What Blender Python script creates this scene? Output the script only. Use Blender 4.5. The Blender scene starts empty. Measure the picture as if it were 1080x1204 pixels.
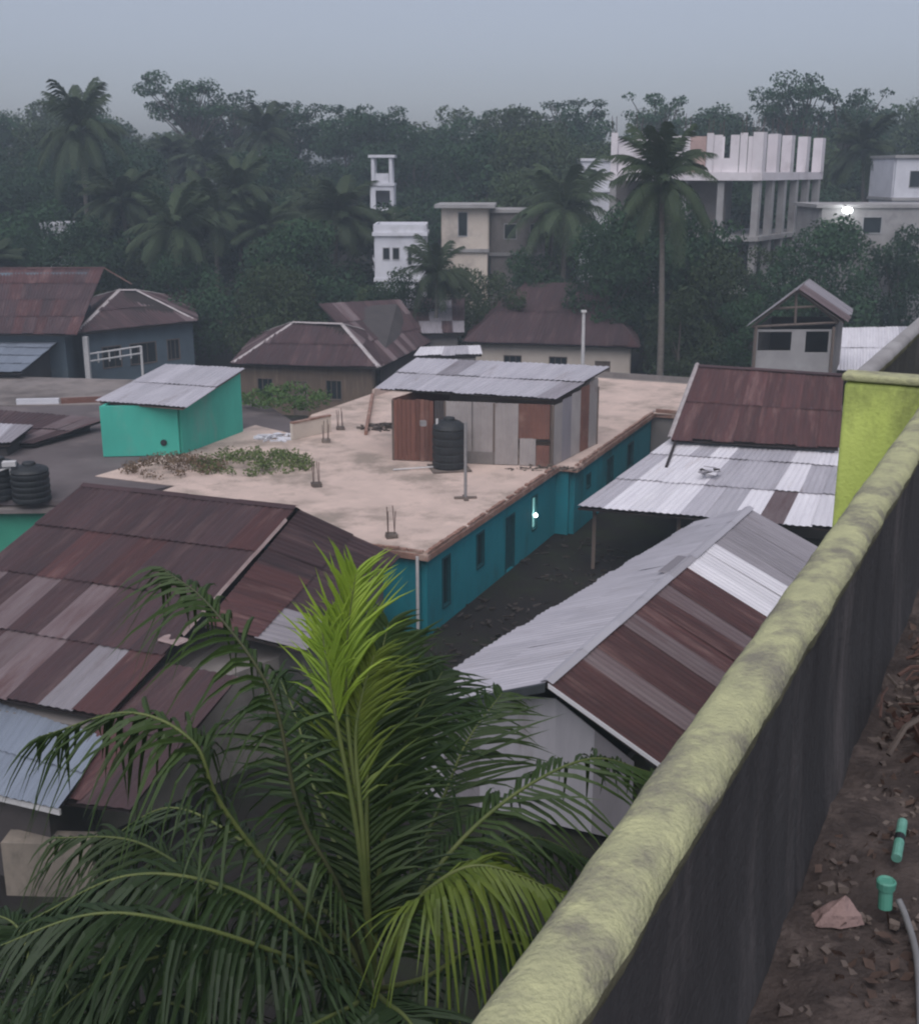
import bpy, math, random
import numpy as np
from mathutils import Vector, Matrix, noise as mnoise
random.seed(7); RNG = np.random.default_rng(7)
R = math.radians
sc = bpy.context.scene

# ------------------------------------------------------------------ camera
FPX, HCAM = 1400.0, 14.0            # focal length in photo pixels (1080 wide), eye height above the village ground
PITCH = math.atan(402/1400.0)
cam_d = bpy.data.cameras.new('camera'); cam = bpy.data.objects.new('camera', cam_d)
sc.collection.objects.link(cam); sc.camera = cam
cam.location = (0, 0, HCAM); cam.rotation_euler = (R(90)-PITCH, 0, 0)
cam_d.sensor_fit = 'HORIZONTAL'; cam_d.sensor_width = 36; cam_d.lens = 36*FPX/1080
cam_d.clip_start = 0.05; cam_d.clip_end = 4000
sc.render.resolution_x, sc.render.resolution_y = 918, 1024
# ------------------------------------------------------------------ sky, sun, exposure
SUN_EL, SUN_AZ = 58, 190            # azimuth clockwise from +Y
wd = bpy.data.worlds.new('World'); sc.world = wd; wd.use_nodes = True
nt = wd.node_tree; nt.nodes.clear()
sky = nt.nodes.new('ShaderNodeTexSky'); sky.sky_type = 'NISHITA'; sky.sun_disc = False
sky.sun_elevation = R(SUN_EL); sky.sun_rotation = R(SUN_AZ)
sky.air_density = 1.0; sky.dust_density = 2.2; sky.ozone_density = 1.0
hs = nt.nodes.new('ShaderNodeHueSaturation'); hs.inputs['Saturation'].default_value = 0.38
mul = nt.nodes.new('ShaderNodeMix'); mul.data_type = 'RGBA'; mul.blend_type = 'MULTIPLY'
mul.inputs[0].default_value = 1.0; mul.inputs[7].default_value = (0.84, 0.86, 0.98, 1)
bg = nt.nodes.new('ShaderNodeBackground'); bg.inputs[1].default_value = 0.074
wo = nt.nodes.new('ShaderNodeOutputWorld')
nt.links.new(sky.outputs[0], hs.inputs['Color']); nt.links.new(hs.outputs[0], mul.inputs[6])
nt.links.new(mul.outputs[2], bg.inputs[0]); nt.links.new(bg.outputs[0], wo.inputs[0])
sl = bpy.data.lights.new('sun', 'SUN'); sl.energy = 1.5; sl.angle = R(75); sl.color = (1, 0.95, 0.93)
so = bpy.data.objects.new('sun', sl); sc.collection.objects.link(so)
so.rotation_euler = Vector((-math.sin(R(SUN_AZ))*math.cos(R(SUN_EL)), -math.cos(R(SUN_AZ))*math.cos(R(SUN_EL)), -math.sin(R(SUN_EL)))).to_track_quat('-Z', 'Y').to_euler()
sc.view_settings.view_transform = 'Standard'; sc.view_settings.look = 'None'
sc.view_settings.exposure = 0.66; sc.view_settings.gamma = 1.0
try: sc.cycles.filter_width = 2.2; sc.cycles.volume_bounces = 2; sc.cycles.volume_step_rate = 4; sc.cycles.volume_max_steps = 64
except Exception: pass

# ------------------------------------------------------------------ pixel -> place helpers (photo pixels, 1080x1204)
CP, SP = math.cos(PITCH), math.sin(PITCH)
def ray(x, y):
    a = (x-540)/FPX; b = (602-y)/FPX
    return Vector((a, CP+b*SP, -SP+b*CP))
def Z(x, y, z):
    r = ray(x, y); t = (z-HCAM)/r.z; return Vector((r.x*t, r.y*t, z))
def D(x, y, d):
    r = ray(x, y); t = d/r.y; return Vector((r.x*t, d, HCAM+r.z*t))
def ground_z(x, y):
    t = min(max((y-84)/80.0, 0), 1); t = t*t*(3-2*t)
    return 9.0*t + 0.12*mnoise.noise(Vector((x*.12, y*.12, 3)))

# ------------------------------------------------------------------ materials
MATS = {}
def pm(name, c1, c2=None, scale=1.0, rough=.85, bump=.15, bscale=30, metal=0.0, rnd=.0, stretch=None, uv=False, c3=None, c3pos=.62, spec=.3, detail=6, transl=0.0):
    """procedural material: two-tone noise, optional third tone in patches, optional streaks along the sheet, per-object tone"""
    m = bpy.data.materials.new(name); m.use_nodes = True; n = m.node_tree; N = n.nodes; L = n.links
    b = N['Principled BSDF']; b.inputs['Roughness'].default_value = rough; b.inputs['Metallic'].default_value = metal
    b.inputs['Specular IOR Level'].default_value = spec
    tc = N.new('ShaderNodeTexCoord'); geo = N.new('ShaderNodeNewGeometry'); oi = N.new('ShaderNodeObjectInfo')
    mp = N.new('ShaderNodeMapping')
    L.new(tc.outputs['UV'] if uv else geo.outputs['Position'], mp.inputs[0])
    add = N.new('ShaderNodeVectorMath'); add.operation = 'ADD'
    if uv:
        sx = N.new('ShaderNodeCombineXYZ'); k = N.new('ShaderNodeMath'); k.operation = 'MULTIPLY'; k.inputs[1].default_value = 37
        L.new(oi.outputs['Random'], k.inputs[0]); L.new(k.outputs[0], sx.inputs[2])
        L.new(mp.outputs[0], add.inputs[0]); L.new(sx.outputs[0], add.inputs[1]); vec = add.outputs[0]
    else: vec = mp.outputs[0]
    if stretch: mp.inputs['Scale'].default_value = stretch
    n1 = N.new('ShaderNodeTexNoise'); n1.inputs['Scale'].default_value = scale; n1.inputs['Detail'].default_value = detail; n1.inputs['Roughness'].default_value = .65
    L.new(vec, n1.inputs['Vector'])
    r1 = N.new('ShaderNodeValToRGB'); r1.color_ramp.elements[0].position = .3; r1.color_ramp.elements[1].position = .7
    c2 = c2 or tuple(min(1, v*.75) for v in c1)
    r1.color_ramp.elements[0].color = (*c1, 1); r1.color_ramp.elements[1].color = (*c2, 1)
    L.new(n1.outputs['Fac'], r1.inputs[0]); col = r1.outputs[0]
    if c3:
        n2 = N.new('ShaderNodeTexNoise'); n2.inputs['Scale'].default_value = scale*.45; n2.inputs['Detail'].default_value = 8; n2.inputs['Roughness'].default_value = .7
        ad = N.new('ShaderNodeVectorMath'); ad.operation = 'ADD'; ad.inputs[1].default_value = (11.3, 4.7, 2.9)
        L.new(vec, ad.inputs[0]); L.new(ad.outputs[0], n2.inputs['Vector'])
        r2 = N.new('ShaderNodeValToRGB'); r2.color_ramp.elements[0].position = c3pos-.08; r2.color_ramp.elements[1].position = c3pos+.08
        L.new(n2.outputs['Fac'], r2.inputs[0])
        mx = N.new('ShaderNodeMix'); mx.data_type = 'RGBA'; L.new(r2.outputs[0], mx.inputs[0]); L.new(col, mx.inputs[6]); mx.inputs[7].default_value = (*c3, 1); col = mx.outputs[2]
    if rnd:
        h = N.new('ShaderNodeHueSaturation'); mr = N.new('ShaderNodeMapRange'); mr.inputs['To Min'].default_value = 1-rnd; mr.inputs['To Max'].default_value = 1+rnd
        L.new(oi.outputs['Random'], mr.inputs[0]); L.new(mr.outputs[0], h.inputs['Value']); L.new(col, h.inputs['Color']); col = h.outputs[0]
    L.new(col, b.inputs['Base Color'])
    if bump:
        n3 = N.new('ShaderNodeTexNoise'); n3.inputs['Scale'].default_value = bscale; n3.inputs['Detail'].default_value = 4
        L.new(geo.outputs['Position'], n3.inputs['Vector'])
        bp = N.new('ShaderNodeBump'); bp.inputs['Strength'].default_value = bump; bp.inputs['Distance'].default_value = .02
        L.new(n3.outputs['Fac'], bp.inputs['Height']); L.new(bp.outputs[0], b.inputs['Normal'])
    if transl:
        t = N.new('ShaderNodeBsdfTranslucent'); ms = N.new('ShaderNodeMixShader'); ms.inputs[0].default_value = transl
        L.new(col, t.inputs[0]); L.new(b.outputs[0], ms.inputs[1]); L.new(t.outputs[0], ms.inputs[2]); L.new(ms.outputs[0], N['Material Output'].inputs[0])
    MATS[name] = m; return m
ST = (2.2, .35, 1)     # streaks run down the sheet
pm('rust', (.086,.036,.036), (.054,.028,.030), 1.7, .8, .15, 20, .0, .16, ST, True, (.15,.085,.08), .61)
pm('rust_dark', (.065,.035,.038), (.044,.029,.033), 1.5, .8, .15, 20, .0, .13, ST, True, (.10,.062,.062), .61)
pm('rust_grey', (.16,.125,.13), (.11,.075,.08), 1.6, .7, .1, 20, .0, .15, ST, True, (.085,.045,.045), .60)
pm('zinc', (.46,.44,.475), (.36,.345,.38), 1.4, .5, .08, 20, .1, .08, ST, True, (.26,.225,.23), .66, .4)
pm('zinc_white', (.70,.68,.71), (.58,.56,.60), 1.3, .5, .08, 20, .05, .07, ST, True, (.44,.39,.39), .68, .4)
pm('zinc_old', (.27,.25,.275), (.20,.185,.20), 1.4, .6, .08, 20, .05, .10, ST, True, (.13,.095,.095), .66, .3)
pm('zinc_blue', (.21,.24,.29), (.165,.19,.235), .9, .5, .05, 20, .05, .06, ST, True, (.17,.18,.20), .7, .4)
pm('cap_pale', (.42,.39,.39), (.28,.24,.24), 3, .7, .1)
pm('verge_rusty', (.22,.15,.145), (.34,.27,.26), 3, .8, .2)
pm('deck', (.035,.025,.024), (.02,.016,.016), 4, .9, .1)
pm('roof_concrete', (.58,.45,.39), (.45,.355,.31), .9, .9, .3, 14, c3=(.27,.22,.185), c3pos=.55, detail=10)
pm('roof_concrete_grey', (.25,.215,.20), (.17,.15,.145), .5, .9, .3, 12, c3=(.10,.085,.08), c3pos=.57)
pm('roof_concrete_dark', (.13,.11,.112), (.085,.07,.072), .5, .9, .3, 12, c3=(.19,.155,.15), c3pos=.62)
pm('slab_edge', (.30,.17,.13), (.17,.10,.08), 3, .9, .4, 25, c3=(.42,.32,.27), c3pos=.6)
pm('brick', (.26,.10,.075), (.16,.075,.06), 6, .9, .3, 40, rnd=.35)
pm('teal_wall', (.014,.215,.265), (.010,.17,.21), .9, .75, .15, 20, stretch=(1,1,.45), c3=(.014,.10,.115), c3pos=.60)
pm('mint_wall', (.06,.43,.33), (.05,.34,.265), 1.3, .75, .15, 20, stretch=(1,1,.4), c3=(.13,.33,.275), c3pos=.60, detail=9)
pm('green_wall', (.05,.30,.20), (.04,.22,.15), .9, .75, .12, 20, c3=(.12,.24,.18), c3pos=.66)
pm('blue_grey_wall', (.10,.14,.17), (.075,.10,.125), .8, .8, .15, 20, c3=(.17,.19,.20), c3pos=.64)
pm('pale_wall', (.62,.62,.66), (.50,.50,.54), .7, .8, .15, 20, c3=(.36,.36,.37), c3pos=.66)
pm('cream_wall', (.60,.53,.46), (.50,.43,.37), .7, .8, .15, 20, c3=(.34,.30,.27), c3pos=.66)
pm('grey_wall', (.22,.20,.19), (.15,.135,.13), .9, .85, .2, 20, c3=(.10,.09,.085), c3pos=.62)
pm('cream_stained', (.24,.205,.17), (.15,.13,.11), 1.6, .85, .3, 20, stretch=(1,1,.5), c3=(.08,.07,.06), c3pos=.55)
pm('dark_wall', (.07,.06,.06), (.045,.04,.04), .9, .85, .2, 20)
pm('bamboo_wall', (.16,.115,.085), (.10,.075,.06), 1.4, .85, .2, 30, stretch=(6,6,.6), c3=(.22,.17,.13), c3pos=.62)
pm('board_red', (.17,.075,.055), (.11,.05,.04), 3, .85, .2, 30, stretch=(5,5,.5), rnd=.25)
pm('tin_wall', (.34,.31,.30), (.25,.225,.22), .9, .6, .1, 20, rnd=.10, c3=(.17,.12,.11), c3pos=.64)
pm('tin_rust', (.18,.085,.065), (.12,.06,.05), 1.2, .8, .1, 20, rnd=.15, c3=(.26,.17,.14), c3pos=.64)
pm('timber', (.17,.13,.11), (.10,.08,.07), 2, .85, .2, 30, stretch=(4,4,.6))
pm('new_concrete', (.66,.62,.64), (.55,.51,.53), .6, .85, .2, 20, c3=(.42,.38,.39), c3pos=.62)
pm('concrete_plain', (.33,.32,.32), (.24,.23,.23), .8, .85, .2, 20, c3=(.17,.16,.16), c3pos=.64)
pm('brick_infill', (.46,.33,.30), (.36,.25,.23), 1.2, .85, .2, 20)
pm('black_plastic', (.012,.014,.016), (.02,.022,.024), 3, .55, .05, 30, spec=.4)
pm('white_pipe', (.55,.54,.54), (.42,.41,.41), 8, .6, .05)
pm('grey_pipe', (.28,.27,.27), (.2,.19,.19), 8, .6, .05)
pm('steel_rust', (.10,.055,.045), (.06,.04,.035), 9, .8, .1)
pm('glass_dark', (.012,.018,.022), (.02,.026,.03), 2, .15, 0, spec=.5)
pm('frame_paint', (.35,.35,.36), (.25,.25,.26), 4, .6, .05)
pm('frame_dark', (.05,.055,.06), (.035,.04,.045), 4, .6, .05)
pm('frame_teal', (.008,.075,.09), (.006,.05,.06), 4, .6, .05)
pm('lime_paint', (.56,.65,.18), (.46,.55,.14), 2.2, .8, .3, 35, stretch=(1.2,1.2,.6), c3=(.22,.25,.085), c3pos=.57, detail=10)
pm('lime_cap', (.45,.45,.25), (.31,.31,.19), 9, .9, .5, 70, c3=(.20,.19,.145), c3pos=.55, detail=12)
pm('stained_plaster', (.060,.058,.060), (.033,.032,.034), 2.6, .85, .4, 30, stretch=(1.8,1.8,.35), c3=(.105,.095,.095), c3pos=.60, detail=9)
pm('cap_edge', (.15,.14,.09), (.06,.06,.035), 7, .9, .5, 45)
pm('soil', (.07,.054,.048), (.034,.027,.025), 7, .95, .8, 40, c3=(.115,.09,.08), c3pos=.57, detail=10)
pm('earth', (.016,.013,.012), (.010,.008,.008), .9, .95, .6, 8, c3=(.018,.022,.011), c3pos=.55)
pm('debris', (.16,.13,.11), (.07,.055,.05), 2, .9, .3, 30, rnd=.3, c3=(.26,.23,.20), c3pos=.64)
pm('debris_dark', (.05,.04,.035), (.026,.022,.02), 2, .9, .3, 30, c3=(.15,.125,.11), c3pos=.68)
pm('pink_concrete', (.31,.215,.195), (.21,.145,.135), 7, .9, .5, 40)
pm('litter', (.12,.082,.066), (.055,.04,.035), 9, .9, 0, spec=.1)
pm('twig', (.13,.075,.06), (.07,.042,.036), 7, .9, .2, 40)
pm('green_pvc', (.05,.25,.17), (.10,.27,.21), 6, .5, .05)
pm('green_pvc_faded', (.15,.33,.27), (.08,.24,.18), 25, .6, .05)
pm('grey_hose', (.20,.20,.205), (.14,.14,.145), 6, .6, .05)
pm('bark', (.085,.07,.058), (.05,.042,.036), 3, .9, .4, 14)
pm('palm_bark', (.17,.15,.13), (.10,.09,.08), 3, .9, .4, 10, stretch=(1,1,5))
pm('leaf_far', (.036,.076,.034), (.020,.046,.024), .5, .8, 0, rnd=.28, spec=.15, transl=.2)
pm('leaf_olive', (.056,.084,.036), (.034,.055,.026), .5, .8, 0, rnd=.32, spec=.15, transl=.2)
pm('leaf_palm_far', (.046,.066,.032), (.026,.042,.022), .6, .7, 0, rnd=.3, spec=.2, transl=.2)
pm('leaf_palm', (.052,.088,.022), (.028,.054,.016), 1.6, .55, 0, rnd=.22, spec=.35, transl=.25)
pm('leaf_palm_dark', (.030,.058,.018), (.02,.04,.014), 1.6, .55, 0, rnd=.22, spec=.35, transl=.2)
pm('leaf_palm_yellow', (.17,.22,.035), (.09,.14,.025), 2, .55, 0, rnd=.15, spec=.35, transl=.3)
pm('leaf_palm_lime', (.31,.42,.055), (.20,.31,.04), 2, .55, 0, rnd=.1, spec=.3, transl=.35)
pm('rachis', (.13,.15,.05), (.08,.11,.035), 3, .6, 0)
pm('rachis_brown', (.07,.07,.035), (.05,.06,.03), 3, .6, 0)
pm('leaf_vine', (.16,.20,.07), (.09,.13,.045), 2, .75, 0, rnd=.2, spec=.2, transl=.25)
pm('leaf_vine_dry', (.20,.14,.09), (.12,.085,.06), 2, .85, 0, rnd=.2, spec=.1, transl=.15)
pm('leaf_bush', (.10,.17,.05), (.06,.11,.035), 1.2, .75, 0, spec=.2, transl=.2)
def emit(name, col, s):
    m = bpy.data.materials.new(name); m.use_nodes = True; n = m.node_tree; b = n.nodes['Principled BSDF']
    b.inputs['Base Color'].default_value = (*col, 1); b.inputs['Emission Color'].default_value = (*col, 1); b.inputs['Emission Strength'].default_value = s
    MATS[name] = m
emit('lamp_white', (.95,1,1), 14); emit('lit_window', (.35,.75,.72), .55); emit('bulb', (.9,1,1), 8)

# ------------------------------------------------------------------ mesh helpers
WORLD = {}
def wpos(o): return WORLD.get(o, Vector((0,0,0)))
def link(o, parent, pos):
    sc.collection.objects.link(o); WORLD[o] = Vector(pos)
    if parent is not None: o.parent = parent; o.location = Vector(pos)-wpos(parent)
    else: o.location = pos
def mk(name, V, F, mat, parent=None, uv=None, smooth=False, origin=None, mats=None, midx=None):
    V = [Vector(v) for v in V]
    if origin is None:
        lo = [min(v[i] for v in V) for i in range(3)]; hi = [max(v[i] for v in V) for i in range(3)]
        origin = Vector(((lo[0]+hi[0])/2, (lo[1]+hi[1])/2, lo[2]))
    me = bpy.data.meshes.new(name); me.from_pydata([v-origin for v in V], [], F)
    for mm in (mats or [mat]): me.materials.append(MATS[mm])
    if midx: me.polygons.foreach_set('material_index', midx)
    if uv:
        l = me.uv_layers.new(name='UVMap')
        for lp in me.loops: l.data[lp.index].uv = uv[lp.vertex_index]
    if smooth: me.polygons.foreach_set('use_smooth', [True]*len(me.polygons))
    me.update()
    o = bpy.data.objects.new(name, me); link(o, parent, origin); return o
def tag(o, label, cat, group=None, kind=None):
    if label: o['label'] = label
    if cat: o['category'] = cat
    if group: o['group'] = group
    if kind: o['kind'] = kind
    return o
def thing(name, loc, label, cat, group=None):
    o = bpy.data.objects.new(name, None); o.empty_display_size = .3; link(o, None, loc); return tag(o, label, cat, group)
class MB:
    def __init__(s): s.V = []; s.F = []
    def add(s, V, F):
        k = len(s.V); s.V += [Vector(v) for v in V]; s.F += [tuple(i+k for i in f) for f in F]; return s
    def hexa(s, b, t):      # 4 bottom + 4 top points
        return s.add(list(b)+list(t), [(3,2,1,0),(4,5,6,7),(0,1,5,4),(1,2,6,5),(2,3,7,6),(3,0,4,7)])
    def box(s, c, sx, sy, sz, yaw=0.0, jit=0):
        c = Vector(c); cx, sn = math.cos(yaw), math.sin(yaw)
        def p(a, b, z): return Vector((c.x+a*cx-b*sn+random.uniform(-jit,jit), c.y+a*sn+b*cx+random.uniform(-jit,jit), c.z+z+random.uniform(-jit,jit)))
        q = [(-sx/2,-sy/2),(sx/2,-sy/2),(sx/2,sy/2),(-sx/2,sy/2)]
        return s.hexa([p(a,b,0) for a,b in q], [p(a,b,sz) for a,b in q])
    def seg(s, p0, p1, z0, z1, th):   # upright slab along p0-p1
        p0, p1 = Vector(p0[:2]), Vector(p1[:2]); d = (p1-p0).normalized(); n = Vector((-d.y, d.x))*th/2
        q = [p0-n, p1-n, p1+n, p0+n]
        return s.hexa([(v.x,v.y,z0) for v in q], [(v.x,v.y,z1) for v in q])
    def prism(s, pts, z0, z1):
        n = len(pts); z0s = z0 if isinstance(z0,(list,tuple)) else [z0]*n; z1s = z1 if isinstance(z1,(list,tuple)) else [z1]*n
        V = [(p[0],p[1],z0s[i]) for i,p in enumerate(pts)]+[(p[0],p[1],z1s[i]) for i,p in enumerate(pts)]
        return s.add(V, [tuple(reversed(range(n))), tuple(range(n,2*n))]+[(i,(i+1)%n,n+(i+1)%n,n+i) for i in range(n)])
    def tube(s, pts, rad, n=6, cap=True):
        pts = [Vector(p) for p in pts]; rad = rad if isinstance(rad,(list,tuple)) else [rad]*len(pts)
        V = []; F = []; up = Vector((0,0,1)); prev = None
        for i, p in enumerate(pts):
            d = (pts[min(i+1,len(pts)-1)]-pts[max(i-1,0)]).normalized()
            if prev is None:
                a = d.cross(up if abs(d.z) < .9 else Vector((1,0,0))).normalized()
            else: a = (prev-d*prev.dot(d)).normalized()
            prev = a; b = d.cross(a)
            for k in range(n):
                t = 2*math.pi*k/n; V.append(p+(a*math.cos(t)+b*math.sin(t))*rad[i])
            if i:
                o = (i-1)*n
                for k in range(n): F.append((o+k, o+(k+1)%n, o+n+(k+1)%n, o+n+k))
        if cap: F.append(tuple(reversed(range(n)))); F.append(tuple(range((len(pts)-1)*n, len(pts)*n)))
        return s.add(V, F)
    def lathe(s, c, prof, n=20):
        c = Vector(c); V = []; F = []
        for r, z in prof:
            for k in range(n):
                t = 2*math.pi*k/n; V.append(c+Vector((r*math.cos(t), r*math.sin(t), z)))
        for i in range(len(prof)-1):
            for k in range(n): F.append((i*n+k, i*n+(k+1)%n, (i+1)*n+(k+1)%n, (i+1)*n+k))
        F.append(tuple(reversed(range(n)))); F.append(tuple(range((len(prof)-1)*n, len(prof)*n)))
        return s.add(V, F)
    def build(s, name, mat, parent=None, **k): return mk(name, s.V, s.F, mat, parent, **k)

def wall(parent, p0, p1, z0, z1, mat, th=.16, ops=(), name='wall', fr='frame_paint', pane='glass_dark', door='timber', bars=0):
    """straight wall with real openings; ops = (s0, s1, z0, z1, kind) in metres along / up from the base; kind w window, d door, o open"""
    p0, p1 = Vector(p0[:2]), Vector(p1[:2]); Ln = (p1-p0).length; d = (p1-p0)/Ln
    xs = sorted({0, Ln} | {o[0] for o in ops} | {o[1] for o in ops}); m = MB()
    for a, b in zip(xs[:-1], xs[1:]):
        mid = (a+b)/2; hit = [o for o in ops if o[0] < mid < o[1]]
        zs = [(z0, z1)] if not hit else [(z0, z0+hit[0][2]), (z0+hit[0][3], z1)]
        for q0, q1 in zs:
            if q1-q0 > .01: m.seg(p0+d*a, p0+d*b, q0, q1, th)
    w = m.build(name, mat, parent)
    for s0, s1, a, b, kind in ops:
        if kind == 'o': continue
        A, B = p0+d*s0, p0+d*s1; f = MB(); t = .06; th2 = th+.05
        f.seg(A, A+d*t, z0+a, z0+b, th2); f.seg(B-d*t, B, z0+a, z0+b, th2)
        f.seg(A+d*t, B-d*t, z0+b-t, z0+b, th2)
        if kind in 'wl': f.seg(A+d*t, B-d*t, z0+a, z0+a+t, th2+.05)
        for k in range(bars):
            c = A+d*(s1-s0)*(k+1)/(bars+1); f.seg(c-d*.018, c+d*.018, z0+a+t, z0+b-t, .05)
        fo = f.build('window' if kind in 'wl' else 'door', fr, parent)
        MB().seg(A+d*t, B-d*t, z0+a+(t if kind in 'wl' else .02), z0+b-t, .03).build('pane' if kind in 'wl' else 'leaf', {'w':pane,'l':'lit_window','d':door}[kind], fo)
    return w

def clip_poly(poly, clip):
    out = poly
    for i in range(len(clip)):
        a, b = clip[i], clip[(i+1)%len(clip)]; inp = out; out = []
        side = lambda p: (b[0]-a[0])*(p[1]-a[1])-(b[1]-a[1])*(p[0]-a[0])
        for j in range(len(inp)):
            p, q = inp[j], inp[(j+1)%len(inp)]; sp, sq = side(p), side(q)
            if sp >= -1e-9: out.append(p)
            if (sp > 1e-9 and sq < -1e-9) or (sp < -1e-9 and sq > 1e-9):
                t = sp/(sp-sq); out.append((p[0]+(q[0]-p[0])*t, p[1]+(q[1]-p[1])*t))
        if len(out) < 3: return []
    return out
def slope(roof, P00, P10, P11, P01, matfn, w=.82, rows=None, clip=None, ribs=4, h=.022, name='roof_sheet', rag=.13, overlap=.10):
    """a roof slope of separate ribbed sheets: P00-P10 eave, P01-P11 ridge; clip = convex polygon in (s,t) for hips"""
    P00, P10, P11, P01 = map(Vector, (P00, P10, P11, P01))
    W = max((P10-P00).length, (P11-P01).length); Hh = ((P01-P00).length+(P11-P10).length)/2
    nu = max(1, round(W/w)); nv = rows or max(1, round(Hh/2.3))
    nrm = ((P10-P00).cross(P01-P00)).normalized()
    if nrm.z < 0: nrm = -nrm
    def bl(s, t): return (P00*(1-s)+P10*s)*(1-t)+(P01*(1-s)+P11*s)*t
    nseg = ribs*4; hts = [0, 1, 1, 0]
    for j in range(nv):
        for i in range(nu):
            s0, s1 = i/nu, (i+1.06)/nu; t0, t1 = j/nv-(overlap/Hh if j else random.uniform(0, rag)/Hh), (j+1)/nv
            lift0 = .03+random.uniform(0,.03); lift1 = random.uniform(0,.012); sk = random.uniform(-.035,.035)/W; bend = random.uniform(-.012,.02)
            V = []; F = []; UV = []
            for k in range(nseg):
                a, b = s0+(s1-s0)*k/nseg, s0+(s1-s0)*(k+1)/nseg; ha, hb = hts[k%4], hts[(k+1)%4]
                poly = [(a,t0),(b,t0),(b,t1),(a,t1)]
                if clip: poly = clip_poly(poly, clip)
                if len(poly) < 3: continue
                base = len(V)
                for (s, t) in poly:
                    f = (s-a)/(b-a); tt = (t-t0)/(t1-t0)
                    V.append(bl(s+sk*tt, t)+nrm*((ha+(hb-ha)*f)*h+lift0*(1-tt)+lift1*tt+.012*(i%2)+bend*abs(2*(s-s0)/(s1-s0)-1)*(1-tt))); UV.append((s*W, t*Hh))
                F.append(tuple(range(base, base+len(poly))))
            if F: mk(name, V, F, matfn(i, j, nu, nv), roof, uv=UV)
def deck(parent, quads, drop=.06, th=.05, mat='deck'):
    m = MB()
    for q in quads:
        q = [Vector(v) for v in q]; n = len(q)
        if n == 4:
            K = 8; g = [[(q[0]*(1-i/K)+q[1]*(i/K))*(1-j/K)+(q[3]*(1-i/K)+q[2]*(i/K))*(j/K) for i in range(K+1)] for j in range(K+1)]
            V = [v-Vector((0,0,drop)) for r in g for v in r]+[v-Vector((0,0,drop+th)) for r in g for v in r]; o = (K+1)**2
            f = [(j*(K+1)+i, j*(K+1)+i+1, (j+1)*(K+1)+i+1, (j+1)*(K+1)+i) for j in range(K) for i in range(K)]
            rim = [i for i in range(K+1)]+[j*(K+1)+K for j in range(1,K+1)]+[K*(K+1)+i for i in range(K-1,-1,-1)]+[j*(K+1) for j in range(K-1,0,-1)]
            f += [tuple(o+a for a in reversed(x)) for x in f[:K*K]]+[(rim[a], rim[(a+1)%len(rim)], o+rim[(a+1)%len(rim)], o+rim[a]) for a in range(len(rim))]
            m.add(V, f); continue
        V = [v-Vector((0,0,drop+th)) for v in q]+[v-Vector((0,0,drop)) for v in q]
        m.add(V, [tuple(reversed(range(n))), tuple(range(n,2*n))]+[(i,(i+1)%n,n+(i+1)%n,n+i) for i in range(n)])
    return m.build('roof', mat, parent)
def cap(roof, a, b, mat='cap_pale', w=.2, name='ridge_cap', dz=.07):
    a, b = Vector(a), Vector(b); d = (b-a).normalized(); sd = d.cross(Vector((0,0,1))).normalized()*w; u = Vector((0,0,dz)); dn = Vector((0,0,-.07+dz))
    n = max(1, round((b-a).length/1.8)); 
    for i in range(n):
        p, q = a.lerp(b, i/n), a.lerp(b, (i+1.04)/n); e = Vector((0,0,.01*(i%2)))
        mk(name, [p-sd+dn+e, p+u+e, p+sd+dn+e, q-sd+dn+e, q+u+e, q+sd+dn+e], [(0,1,4,3),(1,2,5,4)], mat, roof)
def pick(*opts):
    names = [o[0] for o in opts]; ws = [o[1] for o in opts]
    return lambda i,j,nu,nv: random.choices(names, ws)[0]

# ------------------------------------------------------------------ ground
xs = np.linspace(-150, 150, 61); ys = np.linspace(-60, 245, 123)
V = [(x, y, ground_z(x, y)) for y in ys for x in xs]; nx = len(xs)
F = [(j*nx+i, j*nx+i+1, (j+1)*nx+i+1, (j+1)*nx+i) for j in range(len(ys)-1) for i in range(nx-1)]
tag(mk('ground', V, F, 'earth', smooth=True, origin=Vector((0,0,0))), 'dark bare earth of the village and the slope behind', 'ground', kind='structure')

# ================================================================== the near building (camera stands on its flat roof)
TH = R(27); dv = Vector((math.sin(TH), math.cos(TH), 0)); rv = Vector((math.cos(TH), -math.sin(TH), 0))
def NB(a, r, z): return dv*a+rv*r+Vector((0,0,z))
FLOOR = 11.72
t = thing('roof_terrace_building', NB(3, 2, 0), 'tall building with lime green parapet and dirty flat roof', 'building')
MB().prism([NB(-5,-.70,0), NB(-5,8,0), NB(24,8,0), NB(24,-1.30,0), NB(8.45,-1.30,0), NB(8.45,-.70,0)], -.3, FLOOR-.15).build('facade', 'lime_paint', t)
def rough_sheet(name, a0, a1, r0, r1, z, na, nr, amp, mat, parent):
    V = []; F = []
    for i in range(na+1):
        for j in range(nr+1):
            p = NB(a0+(a1-a0)*i/na, r0+(r1-r0)*j/nr, z)
            p.z += amp*(mnoise.fractal(p*3.1, 1, 2, 5)) + amp*.5*mnoise.noise(p*14)
            V.append(p)
    for i in range(na):
        for j in range(nr): a = i*(nr+1)+j; F.append((a, a+1, a+nr+2, a+nr+1))
    return mk(name, V, F, mat, parent, smooth=True)
rough_sheet('roof_floor', -5, 24, -.68, 8, FLOOR, 420, 120, .045, 'soil', t)
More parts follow.
